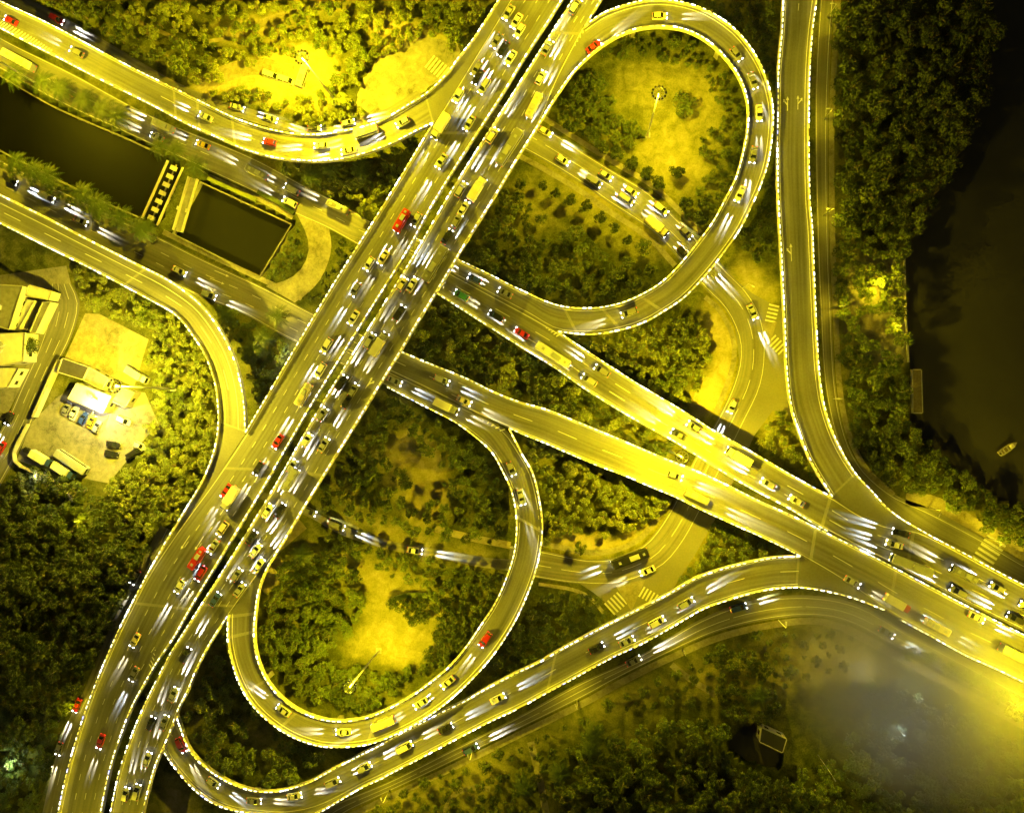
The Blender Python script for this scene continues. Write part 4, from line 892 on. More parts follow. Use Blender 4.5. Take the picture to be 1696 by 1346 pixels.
V_('mainR', 9, '1585,1010,c,white 1450,1140,c,blue 1640,1100,c,white 1680,740,c,white')
V_('valley_street', 9, '850,1115,c,white')
V_('west_street', 9, '45,140,c,black 8,320,c,red')
V_('mainL', 10, '160,320,c,red')
V_('mainR', 10, '425,100,c,white 600,15,c,white 305,310,c,white 450,300,c,white 220,630,c,white 100,680,c,white 20,960,c,white 35,1100,c,white 250,490,m,silver')
V_('lane', 10, '375,690,c,white 480,745,v,white 1030,965,c,white 1590,1080,c,silver')
V_('C2', 10, '1350,20,c,beige')
V_('loopS', 10, '1230,30,m,white 1640,470,c,white')
V_('loopS', 11, '40,520,c,silver')
V_('C2', 11, '1070,490,c,white 1200,620,m,white')
V_('C1', 11, '1190,180,c,white 1090,230,c,white 1470,370,m,white 1620,520,c,white')
V_('ring', 11, '780,1010,b,white 950,1200,c,white')
V_('SE', 11, '1150,1300,c,white')
V_('south_street', 11, '1470,1275,c,blue')
V_('C1', 12, '130,590,c,white 910,850,c,white 860,925,c,white 940,1050,b,silver 1300,1110,m,white 1230,1220,c,white 1550,1240,c,white 1450,1160,c,silver')
V_('C2', 12, '550,1170,c,silver 850,1290,m,red 1450,1330,c,beige')
V_('mainL', 13, '870,220,c,beige 650,890,c,red 860,480,c,grey')
V_('mainR', 13, '1190,330,c,white 970,760,c,white 1065,750,c,white 945,1010,c,white 880,1210,c,white 810,1210,c,white 1110,600,c,silver')
V_('SE', 13, '1160,900,c,red 1360,1130,c,white 1620,1255,c,white')
V_('valley_street', 13, '470,630,c,red 380,920,c,grey')
V_('loopS', 14, '190,680,c,white 570,820,c,white 820,760,m,beige 1230,510,c,white 1470,240,c,red 1060,640,c,silver')
V_('SE', 14, '240,1210,c,white 480,1130,c,white 690,1040,c,white 950,910,v,white 1230,800,c,white 1550,610,c,white')
V_('south_street', 14, '1380,940,c,blue')
V_('SE', 15, '570,290,c,white 1120,45,c,white 1050,130,c,silver')
V_('south_street', 15, '800,340,c,white')
V_('C2', 16, '900,40,m,beige 1420,230,b,white 1620,260,c,white')
V_('C1', 16, '1590,100,c,white')
V_('south_street', 16, '800,195,c,blue')
RN = {'mainL':'southbound highway deck', 'mainR':'northbound highway deck', 'NW':'upper left ramp', 'W':'left ramp', 'G2':'upper canal road', 'G3':'lower canal road', 'north_street':'park street above the ramp',
      'loopN':'upper loop ramp', 'ring':'ground level ring road', 'C1':'northern eastbound-side deck', 'C2':'southern eastern deck', 'loopS':'lower loop ramp', 'valley_street':'dark lower left street', 'west_street':'side street by the car park',
      'lane':'narrow lane inside the lower loop', 'SE':'bottom ramp', 'south_street':'street below the bottom ramp'}
RN['C1'] = 'northern eastern deck'
ORD = 'first second third fourth fifth sixth seventh eighth ninth tenth eleventh twelfth thirteenth fourteenth fifteenth sixteenth seventeenth eighteenth nineteenth twentieth'.split()
NL = {'mainL':4, 'mainR':4, 'C1':3, 'C2':2, 'SE':2, 'G2':2, 'G3':3, 'ring':2, 'NW':2}
rv = random.Random(5); placed = []
for rk, tile, x, y, kd, pc in TR:
    rd = ROADS[rk]; X0, Y0 = tz(tile, x, y); f = rd.idx(X0, Y0); v = lateral(rd, f, X0, Y0)
    v = min(max(v, .13), .87); nl = NL.get(rk, 1)
    kind = {'c': rv.choice(['sedan','sedan','hatchback','minivan']), 'b': 'bus', 'm': rv.choice(['truck','minibus']), 'v': 'van'}[kd]
    if kind in ('bus',) and rk in ('mainL','mainR'): pass
    pc = pc or rv.choice(['silver','grey','black','beige'])
    if pc == 'white' and rv.random() < .6: pc = rv.choice(['silver','grey','grey','black'])
    placed.append([rk, f, v, kind, pc, nl])
byroad = {}
for p in placed: byroad.setdefault((p[0], min(int(p[2]*p[5]), p[5]-1)), []).append(p)
LN = {1:[''], 2:['left lane','right lane'], 3:['left lane','middle lane','right lane'], 4:['leftmost lane','left middle lane','right middle lane','rightmost lane']}
for (rk, ln), lst in byroad.items():
    rd = ROADS[rk]; lst.sort(key=lambda q: q[1]); last = -99
    for j, (rk, f, v, kind, pc, nl) in enumerate(lst):
        d = float(np.interp(f, range(rd.n), rd.cum)); need = KINDS[kind][1]/2+4.6
        if d-last < need: d = last+need
        if d > rd.len-3: continue
        last = d+KINDS[kind][1]/2
        f = float(np.interp(d, rd.cum, range(rd.n))); p = rd.P(f, v, .02); p2 = rd.P(min(f+.5, rd.n-1.01), v); p1 = rd.P(max(f-.5, 0), v)
        slope = math.atan2((p2.z-p1.z)*rd.flow, (p2-p1).xy.length+1e-6)
        vert = abs(rd.c[-1][1]-rd.c[0][1]) > abs(rd.c[-1][0]-rd.c[0][0])
        frm = ('top' if rd.c[0][1] < rd.c[-1][1] else 'bottom') if vert else ('left' if rd.c[0][0] < rd.c[-1][0] else 'right')
        # lane index counted from left edge polyline; describe it as it looks in the picture
        i = min(int(f), rd.n-2); flip = rd.l[i][0] > rd.r[i][0] if vert else False
        if vert: lane_n = LN[nl][nl-1-ln if flip else ln]
        else: lane_n = {1:'', 2:['upper lane','lower lane'], 3:['upper lane','middle lane','lower lane'], 4:['']*4}[nl]
        if not vert and nl > 1: lane_n = lane_n[ln if rd.l[i][1] < rd.r[i][1] else nl-1-ln]
        if nl == 1: lane_n = ''
        name = {'sedan':'saloon car', 'hatchback':'hatchback', 'minivan':'people carrier', 'van':'van', 'bus':'bus', 'truck':'box truck', 'minibus':'minibus'}[kind]
        lab = f"{pc} {name} on the {RN[rk]}, {ORD[j % 20]} vehicle from {frm}" + (f" in {lane_n}" if lane_n else '')
        vehicle(kind, pc, p, rd.heading(f), lab, 'vehicles on the '+RN[rk], True, slope)
# parked cars
def parked(tile, x, y, hx, hy, kind, pc, label, lit=False):
    X0, Y0 = tz(tile, x, y); p = at(X0, Y0, .06); q = at(X0+hx, Y0-hy, .06); h = math.atan2((q-p).y, (q-p).x)
    vehicle(kind, pc, p, h, label, 'vehicles parked in the car park' if tile in (9, 5) else 'white vans parked in the park clearing', lit)
for i, (x, y, k, c, l) in enumerate([(432,66,'sedan','grey','dark grey car at the left end of the parked row'), (480,92,'sedan','white','white car second in the parked row'), (540,125,'hatchback','blue','dark blue car in the middle of the parked row'), (592,146,'sedan','yellow','yellow car fourth in the parked row'), (628,178,'hatchback','silver','silver car at the right end of the parked row')]):
    parked(9, x, y, 4, 9, k, c, l)
parked(9,798,138,9,-4.5,'minivan','white','white car parked alone by the trees right of the row')
parked(9,730,292,10,-2,'sedan','black','upper of two black cars parked side by side'); parked(9,718,350,10,-2.5,'sedan','black','lower of two black cars parked side by side')
parked(9,865,345,8,5,'van','black','black van parked half under the tree edge'); parked(9,290,380,8,-5,'truck','blue','short truck with white box and blue cab by the lot wall')
parked(9,480,400,9,-6,'bus','silver','long silver bus parked at the lower side of the lot'); parked(9,430,455,9,-6,'truck','blue','blue truck parked against the long silver bus')
parked(9,900,300,9,-4,'hatchback','white','white hatchback in the car park nearest the big trees'); parked(9,200,335,9,-4,'hatchback','black','small black car near the lot entrance')
parked(5,893,1120,8,-5,'truck','white','small white truck beside the sand court'); parked(5,190,705,3,8,'hatchback','white','white car parked between the two long canopies')
parked(2,118,488,9,-3,'van','white','left one of three white vans in the park clearing'); parked(2,215,518,9,-3,'van','white','middle one of three white vans in the park clearing'); parked(2,322,496,3,9,'minibus','white','white minibus standing apart at the right of the park clearing')

# ------------------------------------------------------------------ vegetation
def crown_mesh(seed, leaf, flat=.62, n=880, lobes=12, size=.175):
    rr = random.Random(seed); mb = MB(); cs = []
    for k in range(lobes):
        a = rr.uniform(0, 6.28); q = math.sqrt(rr.random())*.72; cs.append((q*math.cos(a), q*math.sin(a), rr.uniform(.0, flat*(1-q*.8)), rr.uniform(.2, .4)))
    cs.append((0,0,flat*.35,.45))
    for i in range(n):
        c = cs[rr.randrange(len(cs))]; u = Vector((rr.gauss(0,1), rr.gauss(0,1), rr.gauss(.35,1))).normalized(); rad = c[3]*rr.uniform(.75, 1.08)
        p = Vector((c[0], c[1], c[2])) + Vector((u.x*rad, u.y*rad, u.z*rad*.8))
        nn = (u+Vector((rr.uniform(-.7,.7), rr.uniform(-.7,.7), rr.uniform(-.3,.7)))).normalized()
        t = nn.cross(Vector((rr.uniform(-1,1), rr.uniform(-1,1), rr.uniform(-1,1)))).normalized(); b = nn.cross(t); s_ = size*rr.uniform(.45, 1)*.5
        mb.add([p-t*s_-b*s_*.5, p+t*s_*.2-b*s_*.8, p+t*s_+b*s_*.2, p-t*s_*.1+b*s_*.9], [(0,1,2,3)])
    return mb.mesh('crown', leaf)
def trunk_mesh(seed):
    rr = random.Random(seed); mb = MB(); mb.tube([(0,0,-.4),(0.02,0,-.0),(.03,.02,.55),(0,0,.8)], [.09,.07,.05,.03], 7)
    for k in range(4):
        a = k*1.6+rr.random(); mb.tube([(.02,0,.2+.1*k),(.25*math.cos(a),.25*math.sin(a),.5+.1*k),(.5*math.cos(a),.5*math.sin(a),.75+.05*k)], [.04,.025,.012], 5)
    return mb.mesh('trunk', M['bark'])
CR = {0:[crown_mesh(i, LEAF[0]) for i in range(6)], 1:[crown_mesh(i+20, LEAF[1]) for i in range(6)], 2:[crown_mesh(i+40, LEAF[2]) for i in range(5)],
      3:[crown_mesh(i+60, LEAF[3], .85, 950, 15, .2) for i in range(4)]}
TK = [trunk_mesh(i) for i in range(3)]
def tree(x, y, r_, kind, label, group, hgt=None, name='broadleaf_tree'):
    hgt = hgt or r_*1.0+1.5; p = at(x, y, hgt); e = empty(name, (p.x, p.y, 0), random.uniform(0, 6.28), label, 'tree' if name != 'shrub' else 'shrub', group)
    c = link('crown', random.choice(CR[kind]), e); c.location = (0,0,hgt-r_*.35); c.scale = (r_, r_*random.uniform(.85,1.1), r_*random.uniform(.8, 1.05))
    t = link('trunk', random.choice(TK), e); t.scale = (r_*.9, r_*.9, hgt*.95); t.location = (0,0,hgt*.38)
    return e
def palm_mesh(seed):
    rr = random.Random(seed); mb = MB(); n = 17
    for k in range(n):
        a = 2*math.pi*k/n+rr.uniform(-.12,.12); L = rr.uniform(2.6, 3.4); up_ = rr.uniform(.1,.9); pts = []
        for j in range(7):
            t = j/6; pts.append(Vector((math.cos(a)*L*t, math.sin(a)*L*t, up_*t*1.6-1.9*t*t)))
        side = Vector((-math.sin(a), math.cos(a), 0))
        for j in range(6):
            for s_ in (-1, 1):
                for q in range(2):
                    p0 = pts[j].lerp(pts[j+1], q*.5); d = (pts[j+1]-pts[j]).normalized(); ww = .62*math.sin(math.pi*min(.95, (j+q*.5+.8)/6.6))
                    tip = p0+side*s_*ww+d*.35+Vector((0,0,-.22*ww)); mb.add([p0-d*.08, p0+d*.12, tip], [(0,1,2)])
    return mb.mesh('fronds', M['palm'])
PM = [palm_mesh(i) for i in range(3)]
ptr = MB().tube([(0,0,0),(.08,0,.4),(.03,.05,.75),(0,0,1)], [.26,.19,.16,.13], 8).mesh('trunk', M['bark'])
def palm(x, y, hgt, label, s_=1.0, group='palm trees'):
    p = at(x, y, hgt); e = empty('palm_tree', (p.x, p.y, 0), random.uniform(0, 6), label, 'palm tree', group)
    f = link('fronds', random.choice(PM), e); f.location = (0,0,hgt); f.scale = (s_, s_, s_); t = link('trunk', ptr, e); t.scale = (1,1,hgt)
SIDE = ['leftmost', 'second', 'third', 'fourth', 'fifth', 'sixth', 'seventh', 'eighth', 'ninth', 'tenth']
for i, (x, y) in enumerate([tz(1,80,475), tz(1,270,520), tz(1,375,565), tz(1,520,640), tz(1,640,690), tz(1,740,745)]):
    palm(x, y, 8, f"{SIDE[i]} palm from the left in the row on the far canal bank", 1.6, 'palms on the far canal bank')
for i, (x, y) in enumerate([tz(1,100,1030), tz(1,210,1090), tz(1,300,1130), tz(1,520,1230), tz(1,610,1290), tz(5,640,60), tz(5,760,110), tz(5,900,190)]):
    palm(x, y, 8, f"{SIDE[i]} palm from the left in the row on the near canal bank", 1.5, 'palms on the near canal bank')
for t, x, y, l in ((1,1010,930,'palm at the canal end just left of the slab footbridge'), (1,1110,960,'palm overhanging the top of the slab footbridge'), (1,1240,1060,'palm at the top of the narrow railed bridge'), (5,900,190,'palm at the foot of the footbridge'),
   (2,360,1110,'leftmost of three bright palms below the upper left ramp'), (2,490,1070,'middle of three bright palms below the upper left ramp'), (2,680,1075,'rightmost of three bright palms below the upper left ramp'),
   (6,150,740,'large dark palm beside the lower canal road near the highway'), (6,60,880,'palm below the lower canal road near the highway'), (15,555,850,'upper of two palms in the lower park hollow'), (15,540,940,'lower of two palms in the lower park hollow'),
   (15,340,1100,'palm right of the straight footpath in the bottom park'), (15,110,1190,'palm left of the straight footpath in the bottom park'), (15,1610,610,'palm on the dark slope left of the pond'), (5,1600,970,'palm right of the left ramp bend'), (5,1440,740,'palm above the left ramp bend'), (10,300,1000,'large palm like tree in the upper left of the lower loop garden')):
    x, y = tz(t, x, y); palm(x, y, 6.5, l, 1.35, 'single palms')
GR = 4
gx, gy = np.meshgrid(np.arange(-40, 1740, GR)+.0, np.arange(-40, 1390, GR)+.0); occ = np.zeros(gx.shape, bool)
for s_ in SHAPES: occ |= inpoly(gx, gy, s_)
for s_ in (LAKE, RIVER, BASIN, POND): occ |= inpoly(gx, gy, s_)
for s_ in ([(92,655),(130,630),(235,640),(255,700),(222,745),(175,795),(100,785),(28,762),(52,700)], [(141,519),(165,520),(240,560),(218,640),(107,593)], [(628,96),(700,66),(745,85),(745,112),(705,150),(640,180),(610,190),(600,150)],
           [(430,105),(530,88),(545,118),(530,145),(470,160),(435,140)], [(-30,460),(110,440),(120,480),(84,520),(60,590),(10,690),(-60,760)]): occ |= inpoly(gx, gy, s_)
op = np.stack([gx[occ], gy[occ]], 1)
class Near:
    def __init__(s, c=40): s.c = c; s.d = {}
    def add(s, x, y, r_): s.d.setdefault((int(x//s.c), int(y//s.c)), []).append((x, y, r_))
    def ok(s, x, y, r_, k):
        a, b = int(x//s.c), int(y//s.c)
        for i in range(a-2, a+3):
            for j in range(b-2, b+3):
                for (u, v, q) in s.d.get((i, j), ()):
                    if (u-x)**2+(v-y)**2 < ((r_+q)*k)**2: return False
        return True
near = Near()
def grow(poly, group, where, kind, rm, k=.62, n=400, clear=(), name='broadleaf_tree', mixk=None, edge=.8, look='leafy tree'):
    P_ = np.array(poly); x0, y0 = P_.min(0); x1, y1 = P_.max(0); rr = random.Random(int(x0*3+y0*7+x1)); out = 0; cx, cy = P_.mean(0)
    tries = int((x1-x0)*(y1-y0)/18)
    for _ in range(min(tries, 9000)):
        x, y = rr.uniform(x0, x1), rr.uniform(y0, y1); r_ = rr.uniform(*rm); rp = r_*5.7
        if not inpoly(np.array([x]), np.array([y]), poly)[0]: continue
        if any((x-a)**2+(y-b)**2 < c*c for a, b, c in clear): continue
        if not near.ok(x, y, rp, k): continue
        if len(op) and np.min((op[:,0]-x)**2+(op[:,1]-y)**2) < (rp*edge)**2: continue
        near.add(x, y, rp); kk = kind if not mixk or rr.random() < .7 else mixk
        sz = 'large' if r_ > rm[0]*.35+rm[1]*.65 else 'small' if r_ < rm[0]*.65+rm[1]*.35 else 'middling'
        sd = ('upper' if y < cy-(y1-y0)*.14 else 'lower' if y > cy+(y1-y0)*.14 else 'middle')+' '+('left' if x < cx-(x1-x0)*.14 else 'right' if x > cx+(x1-x0)*.14 else 'centre')
        PEND.append((r_, x, y, kk, f"{sz} {look} in the {sd} of {where}", group, name)); out += 1
        if out >= n: break
    return out
# separate trees one can pick out
def single(t, x, y, r_, kind, label, name='broadleaf_tree', hgt=None):
    x, y = tz(t, x, y); near.add(x, y, r_*5.7); tree(x, y, r_, kind, label, 'separate trees and bushes', hgt, name)
single(3,1130,660,4.0,1,'broad dark tree standing alone on the lawn right of the mast')
for i, (x, y) in enumerate([(400,800),(515,850),(610,930),(700,980),(795,1040),(900,1105),(975,1160)]): single(3, x, y, 2.5, 3, f"dark round bush, {ORD[i]} from the left along the lawn side of the ring road", 'shrub')
single(3,1085,1090,2.6,3,'round bush set back on the lawn from the ring road row', 'shrub'); single(3,1140,1300,2.5,3,'dark oval bush at the right end of the lawn row', 'shrub')
single(7,1230,120,2.7,3,'dark bush wedged between the ring road and the upper loop', 'shrub')
for i, (t, x, y) in enumerate([(3,230,1180),(3,305,1225),(3,400,1270),(3,500,1310),(7,590,110),(7,680,180),(7,765,255)]): single(t, x, y, 1.9+.4*(i in (2,3,4)), 3, f"dark round bush, {ORD[i]} from the left below the ring road", 'shrub')
single(7,870,300,2.8,1,'tall dark tree at the right below the ring road'); single(7,775,400,2.3,1,'dark tree left of the tall one near the loop deck'); single(7,440,220,3.2,1,'dark tree in the middle below the ring road')
single(7,130,330,3.2,1,'blackish tree at the left below the ring road'); single(7,215,120,2.2,1,'small dark tree at the upper left below the ring road'); single(6,1640,160,3.4,2,'pale green round tree near the highway right of the median')
single(7,470,320,2.8,0,'mid green tree over the dense group inside the upper loop'); single(5,190,930,3.0,1,'round dark tree between the white buildings and the side street')
single(10,960,540,2.8,3,'forked dark tree on the pale lawn in the lower loop'); single(10,1000,725,2.1,3,'round dark bush below the forked tree', 'shrub'); single(10,1335,790,2.0,3,'round dark bush right of the path in the lower loop', 'shrub')
single(10,1575,845,2.3,3,'dark bush near the right side of the lower loop', 'shrub'); single(10,1105,760,2.2,3,'dark bush between the round bush and the path', 'shrub')
single(9,960,180,3.5,2,'bright tree at the car park corner'); single(16,1650,690,4.2,2,'brightly lit tree at the lower right edge')
single(11,470,950,2.4,1,'small dark tree standing on the pavement of the ring road'); single(13,1620,450,1.6,3,'dark bush growing up beside the inner parapet of the lower loop', 'shrub', 9)
for i, (x, y) in enumerate([(980,340),(1080,360),(1230,430),(1330,480),(1400,510),(1480,560),(1560,610)]): single(16, x, y, 2.7, 0, f"tree {ORD[i]} from the left in the row along the lower eastern pavement")
PEND = []
NT = 0
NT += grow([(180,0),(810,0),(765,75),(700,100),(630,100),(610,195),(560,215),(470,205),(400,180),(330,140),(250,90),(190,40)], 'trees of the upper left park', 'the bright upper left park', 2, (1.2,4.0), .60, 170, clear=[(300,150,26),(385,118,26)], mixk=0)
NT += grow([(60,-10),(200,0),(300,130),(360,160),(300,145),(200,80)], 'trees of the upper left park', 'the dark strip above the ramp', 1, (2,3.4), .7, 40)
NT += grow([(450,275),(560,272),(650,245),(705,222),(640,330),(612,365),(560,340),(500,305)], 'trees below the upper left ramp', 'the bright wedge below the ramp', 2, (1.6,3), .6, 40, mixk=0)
NT += grow([(930,150),(960,110),(1005,125),(1015,180),(1060,215),(1050,240),(1000,240),(950,215),(925,190)], 'trees inside the upper loop', 'the dark group left of the mast', 1, (1.8,3.4), .58, 30)
NT += grow([(960,100),(1050,60),(1140,70),(1200,120),(1235,200),(1225,280),(1190,340),(1160,380),(1130,350),(1180,280),(1150,230),(1200,200),(1160,110),(1040,85)], 'trees inside the upper loop', 'the ragged ring of trees inside the upper loop', 1, (.8,2.5), .85, 80)
NT += grow([(780,380),(830,310),(870,300),(900,400),(960,380),(1010,430),(1090,440),(1040,488),(960,498),(880,478),(780,425)], 'trees below the ring road', 'the dark grove under the ring road', 1, (1.2,3.4), .6, 65, mixk=0)
NT += grow([(1170,0),(1292,0),(1287,300),(1290,420),(1255,425),(1230,400),(1270,330),(1290,180),(1260,70),(1200,20)], 'trees between upper loop and right ramp', 'the strip between upper loop and right ramp', 1, (1.6,3.2), .6, 50, mixk=0)
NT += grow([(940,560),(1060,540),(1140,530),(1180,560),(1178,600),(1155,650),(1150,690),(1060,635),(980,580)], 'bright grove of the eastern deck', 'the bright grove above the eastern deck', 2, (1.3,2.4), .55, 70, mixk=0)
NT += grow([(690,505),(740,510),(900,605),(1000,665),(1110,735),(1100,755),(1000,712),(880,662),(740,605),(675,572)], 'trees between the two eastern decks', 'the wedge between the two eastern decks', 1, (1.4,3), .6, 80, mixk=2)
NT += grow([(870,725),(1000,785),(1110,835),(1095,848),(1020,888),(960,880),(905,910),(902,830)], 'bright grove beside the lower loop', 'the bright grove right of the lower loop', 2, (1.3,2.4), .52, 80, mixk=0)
NT += grow([(640,660),(720,695),(800,750),(838,830),(838,900),(760,895),(600,865),(525,830),(570,750)], 'trees in the upper lower-loop garden', 'the upper garden of the lower loop', 0, (1.0,3.0), .58, 110, clear=[(660,740,28),(700,790,36),(690,850,24),(760,870,22)], mixk=1)
NT += grow([(520,850),(640,890),(760,915),(840,940),(800,1010),(740,1000),(640,950),(540,900)], 'trees along the narrow lane', 'the belt below the narrow lane', 0, (.9,2.2), .72, 55, clear=[(600,960,34)], mixk=1)
NT += grow([(440,1010),(475,930),(540,910),(600,960),(600,1020),(560,1060),(520,1100),(600,1110),(690,1110),(640,1160),(600,1182),(480,1140),(440,1080)], 'trees at the left of the lower loop', 'the left side of the lower loop', 0, (1.4,3.4), .5, 120, mixk=1, clear=[(635,1075,26)])
NT += grow([(645,1000),(740,990),(840,950),(800,1030),(740,1095),(690,1120),(720,1060),(730,1020),(680,1030)], 'trees at the right of the lower loop', 'the right side of the lower loop garden', 1, (1.2,2.8), .5, 80, mixk=0)
NT += grow([(900,985),(990,985),(1005,1035),(800,1130),(850,1060)], 'trees between lower loop and bottom ramp', 'the grove between lower loop and bottom ramp', 1, (1.5,2.8), .55, 45, mixk=0)
NT += grow([(325,1095),(365,1050),(395,1150),(470,1230),(580,1245),(480,1300),(380,1290),(310,1220),(300,1170)], 'trees under the lower loop', 'the hollow outside the lower loop', 0, (1.8,3.4), .62, 36, mixk=1, clear=[(430,1215,24)])
NT += grow([(1160,880),(1190,865),(1300,912),(1200,932),(1120,965),(1130,930)], 'trees at the eastern fork', 'the small wedge at the eastern fork', 0, (1.3,2.4), .6, 26, mixk=2)
NT += grow([(1385,0),(1640,-20),(1650,60),(1636,150),(1600,240),(1555,320),(1510,400),(1440,400),(1395,330)], 'lakeside wood', 'the upper lakeside wood', 1, (2,4.2), .6, 150, mixk=0, edge=.1, clear=[(1480,60,24),(1475,215,20),(1478,280,14)])
NT += grow([(1395,330),(1510,400),(1500,440),(1500,690),(1560,760),(1620,800),(1700,850),(1700,910),(1640,870),(1560,826),(1480,800),(1420,740),(1392,560)], 'lakeside wood', 'the lower lakeside wood', 0, (1.8,3.6), .62, 130, mixk=1, edge=.1, clear=[(1450,540,30),(1475,570,22),(1420,500,18),(1540,835,26),(1430,430,14)])
NT += grow([(1250,690),(1290,655),(1315,740),(1360,795),(1290,755),(1245,725)], 'trees at the right ramp foot', 'the wedge at the foot of the right ramp', 2, (1.4,2.5), .6, 26, mixk=0)
NT += grow([(115,435),(200,480),(300,530),(340,600),(355,700),(340,780),(300,850),(262,905),(200,860),(170,805),(240,740),(262,690),(245,560),(165,515),(130,490)], 'bright trees round the car park', 'the bright wood right of the car park', 2, (1.7,3.3), .54, 150, mixk=0)
NT += grow([(-20,790),(60,785),(180,830),(250,900),(205,990),(150,1120),(100,1180),(-20,1180)], 'dark wood at the left edge', 'the dark wood at the left edge', 1, (1.8,4.4), .52, 190, mixk=1, clear=[(215,905,14)], edge=.5)
NT += grow([(-20,1200),(90,1200),(100,1250),(70,1350),(-20,1370)], 'dark wood at the lower left corner', 'the wood in the lower left corner', 0, (2,3.4), .58, 36, mixk=1)
NT += grow([(350,490),(400,520),(505,575),(490,600),(425,690),(405,600),(370,540)], 'trees left of the highway', 'the wedge left of the highway', 0, (1.5,3), .62, 34, mixk=2)
NT += grow([(900,1360),(920,1290),(1000,1230),(1100,1200),(1200,1190),(1210,1260),(1300,1290),(1480,1230),(1600,1240),(1696,1290),(1710,1370),(700,1370)], 'bottom park wood', 'the wood along the bottom edge', 0, (1.6,4.0), .52, 190, mixk=1, clear=[(745,1325,24),(890,1280,16),(1120,1230,26)])
NT += grow([(590,1346),(730,1280),(900,1220),(1100,1120),(1260,1050),(1420,1050),(1400,1110),(1260,1150),(1200,1160),(1000,1180),(700,1330)], 'scattered park trees', 'the scattered planting below the street', 1, (.9,2.4), 1.1, 110, mixk=0)
NT += grow([(590,1360),(700,1310),(860,1270),(1000,1200),(920,1290),(890,1360)], 'bottom park clumps', 'the open bottom park', 1, (1.0,3.0), .85, 45, mixk=0)
NT += grow([(1190,1060),(1280,1110),(1290,1190),(1200,1190),(1180,1130)], 'dark trees by the pond', 'the dark group above the pond', 1, (2,3.2), .6, 26)
NT += grow([(1440,1130),(1600,1180),(1690,1230),(1690,1300),(1560,1260),(1400,1240)], 'hazy lower right trees', 'the hazy slope at lower right', 0, (1.6,3.4), .75, 60, mixk=1)
NT += grow([(-20,255),(80,295),(180,345),(262,385),(250,398),(180,368),(80,320),(-20,275)], 'canal bank shrubs', 'the planting on the near canal bank', 1, (1.3,2.2), .7, 34, name='shrub', edge=.1, look='dark shrub')
NT += grow([(436,462),(490,372),(503,410),(490,440),(470,460)], 'shrubs in the turning loop', 'the green patch inside the turning loop', 0, (.9,1.8), .7, 20, name='shrub', look='low shrub')
NT += grow([(550,395),(605,412),(545,485),(500,505),(530,470),(548,430)], 'shrubs left of the highway', 'the dark strip beside the highway', 1, (1.1,2.0), .8, 20, name='shrub', look='low shrub')
PEND.sort(key=lambda q: -q[0])
rest = []; cnt = {'broadleaf_tree': 255, 'shrub': 250}
for q in PEND:
    if cnt[q[6]] > 0: cnt[q[6]] -= 1; tree(q[1], q[2], q[0], q[3], q[4], q[5], name=q[6])
    else: rest.append(q)
# every further tree and bush beyond the 300 largest, as one object
cache = {}
def arrs(me):
    if me.name not in cache:
        v = np.empty(len(me.vertices)*3); me.vertices.foreach_get('co', v); f = np.array([tuple(p.vertices) for p in me.polygons if len(p.vertices) == 4]); cache[me.name] = (v.reshape(-1, 3), f)
    return cache[me.name]
vs, fs, mi = [], [], []; nv = 0
for r_, x, y, kk, lab, gp, nm in rest:
    hgt = r_+1.5; p = at(x, y, hgt); a = random.uniform(0, 6.28)
    for me_, scl, z0, m_ in ((random.choice(CR[kk]), (r_, r_*random.uniform(.85,1.1), r_*random.uniform(.8,1.05)), hgt-r_*.35, min(kk, 3) if kk < 3 else 1), (random.choice(TK), (r_*.9, r_*.9, hgt*.95), hgt*.38, 3)):
        v, f = arrs(me_); v = v*np.array(scl); c, s_ = math.cos(a), math.sin(a)
        w_ = np.stack([v[:,0]*c-v[:,1]*s_+p.x, v[:,0]*s_+v[:,1]*c+p.y, v[:,2]+z0], 1)
        vs.append(w_); fs.append(f+nv); mi.append(np.full(len(f), m_)); nv += len(w_)
V = np.vstack(vs); Fc = np.vstack(fs); mi = np.concatenate(mi).astype(np.int32)
me = bpy.data.meshes.new('woodland'); me.vertices.add(len(V)); me.vertices.foreach_set('co', V.ravel()); me.loops.add(Fc.size); me.loops.foreach_set('vertex_index', Fc.ravel().astype(np.int32))
me.polygons.add(len(Fc)); me.polygons.foreach_set('loop_start', np.arange(0, Fc.size, 4, dtype=np.int32)); me.polygons.foreach_set('material_index', mi)
for m_ in LEAF[:3]+[M['bark']]: me.materials.append(m_)
me.update(calc_edges=True)
tag(link('woodland', me), 'smaller trees and bushes filling the woods and loop gardens between the larger trees', 'woodland', kind='stuff')
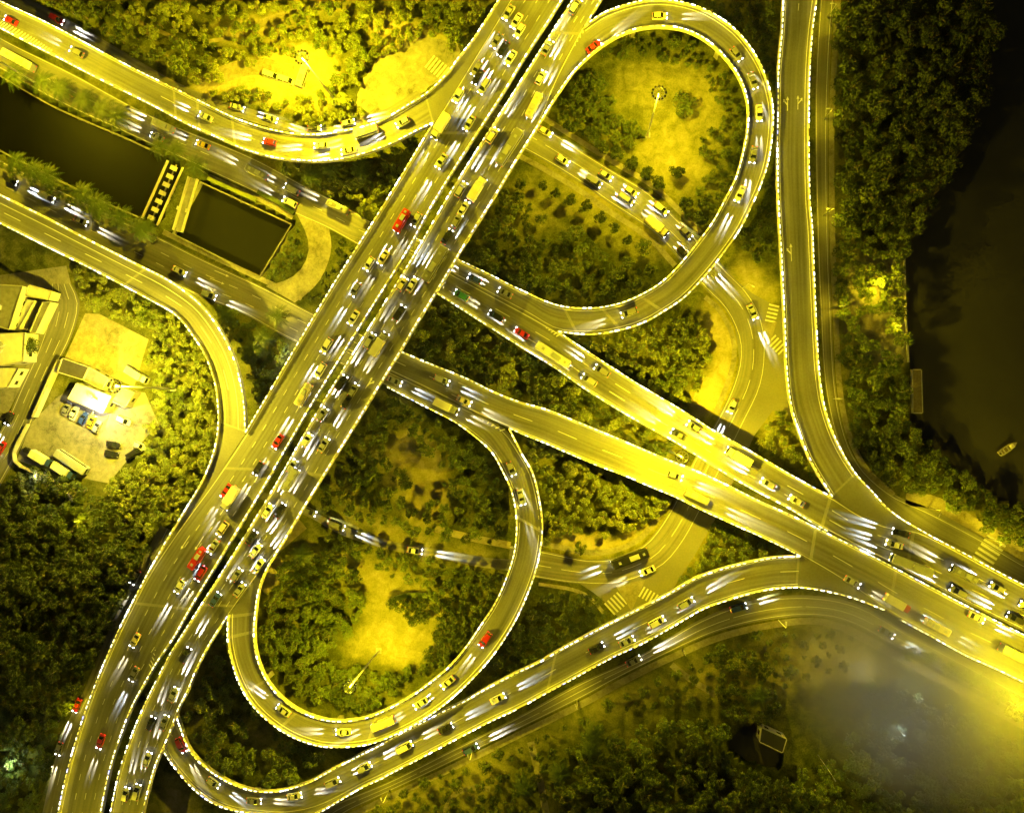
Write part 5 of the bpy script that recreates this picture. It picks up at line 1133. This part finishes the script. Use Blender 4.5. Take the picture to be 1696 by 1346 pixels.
# drifting smoke over the lower right slope
sm = bpy.data.materials.new('smoke'); sm.use_nodes = True; n = sm.node_tree; n.nodes.clear(); out = n.nodes.new('ShaderNodeOutputMaterial'); pv = n.nodes.new('ShaderNodeVolumePrincipled')
pv.inputs['Color'].default_value = (.9,.9,.95,1); pv.inputs['Anisotropy'].default_value = .2; n.links.new(pv.outputs[0], out.inputs['Volume'])
tc = n.nodes.new('ShaderNodeTexCoord'); nz = n.nodes.new('ShaderNodeTexNoise'); nz.inputs['Scale'].default_value = 1.6; nz.inputs['Detail'].default_value = 3; n.links.new(tc.outputs['Object'], nz.inputs['Vector'])
ln = n.nodes.new('ShaderNodeVectorMath'); ln.operation = 'LENGTH'; n.links.new(tc.outputs['Object'], ln.inputs[0])
m1 = n.nodes.new('ShaderNodeMapRange'); m1.interpolation_type = 'SMOOTHSTEP'; n.links.new(ln.outputs['Value'], m1.inputs[0]); m1.inputs['From Min'].default_value = .15; m1.inputs['From Max'].default_value = .98; m1.inputs['To Min'].default_value = 1; m1.inputs['To Max'].default_value = 0
m2 = n.nodes.new('ShaderNodeMath'); m2.operation = 'MULTIPLY'; n.links.new(nz.outputs[0], m2.inputs[0]); n.links.new(m1.outputs[0], m2.inputs[1])
m3 = n.nodes.new('ShaderNodeMath'); m3.operation = 'MULTIPLY'; n.links.new(m2.outputs[0], m3.inputs[0]); m3.inputs[1].default_value = .17; n.links.new(m3.outputs[0], pv.inputs['Density'])
b = bmesh.new(); bmesh.ops.create_icosphere(b, subdivisions=4, radius=1); me = bpy.data.meshes.new('smoke'); b.to_mesh(me); b.free(); me.materials.append(sm)
o = link('smoke', me); o.location = at(1520, 1160, 22); o.scale = (46, 32, 13); o.rotation_euler[2] = R(-35)
tag(o, 'grey drift of smoke over the dark slope in the lower right park', 'smoke', kind='stuff')
sc.cycles.volume_step_rate = 3; sc.cycles.volume_max_steps = 64
for x, y, l in ((1450,1130,'left'), (1530,1160,'middle'), (1500,1220,'lower')): street_lamp(x, y, 5, l+' of three white lamps added to light the smoke at lower right', 2600 if x > 1480 else 900, R(120), (.8,.87,1))  # lamps added so white light turns the smoke grey
print('TREES', NT, 'OBJECTS', len(bpy.data.objects))
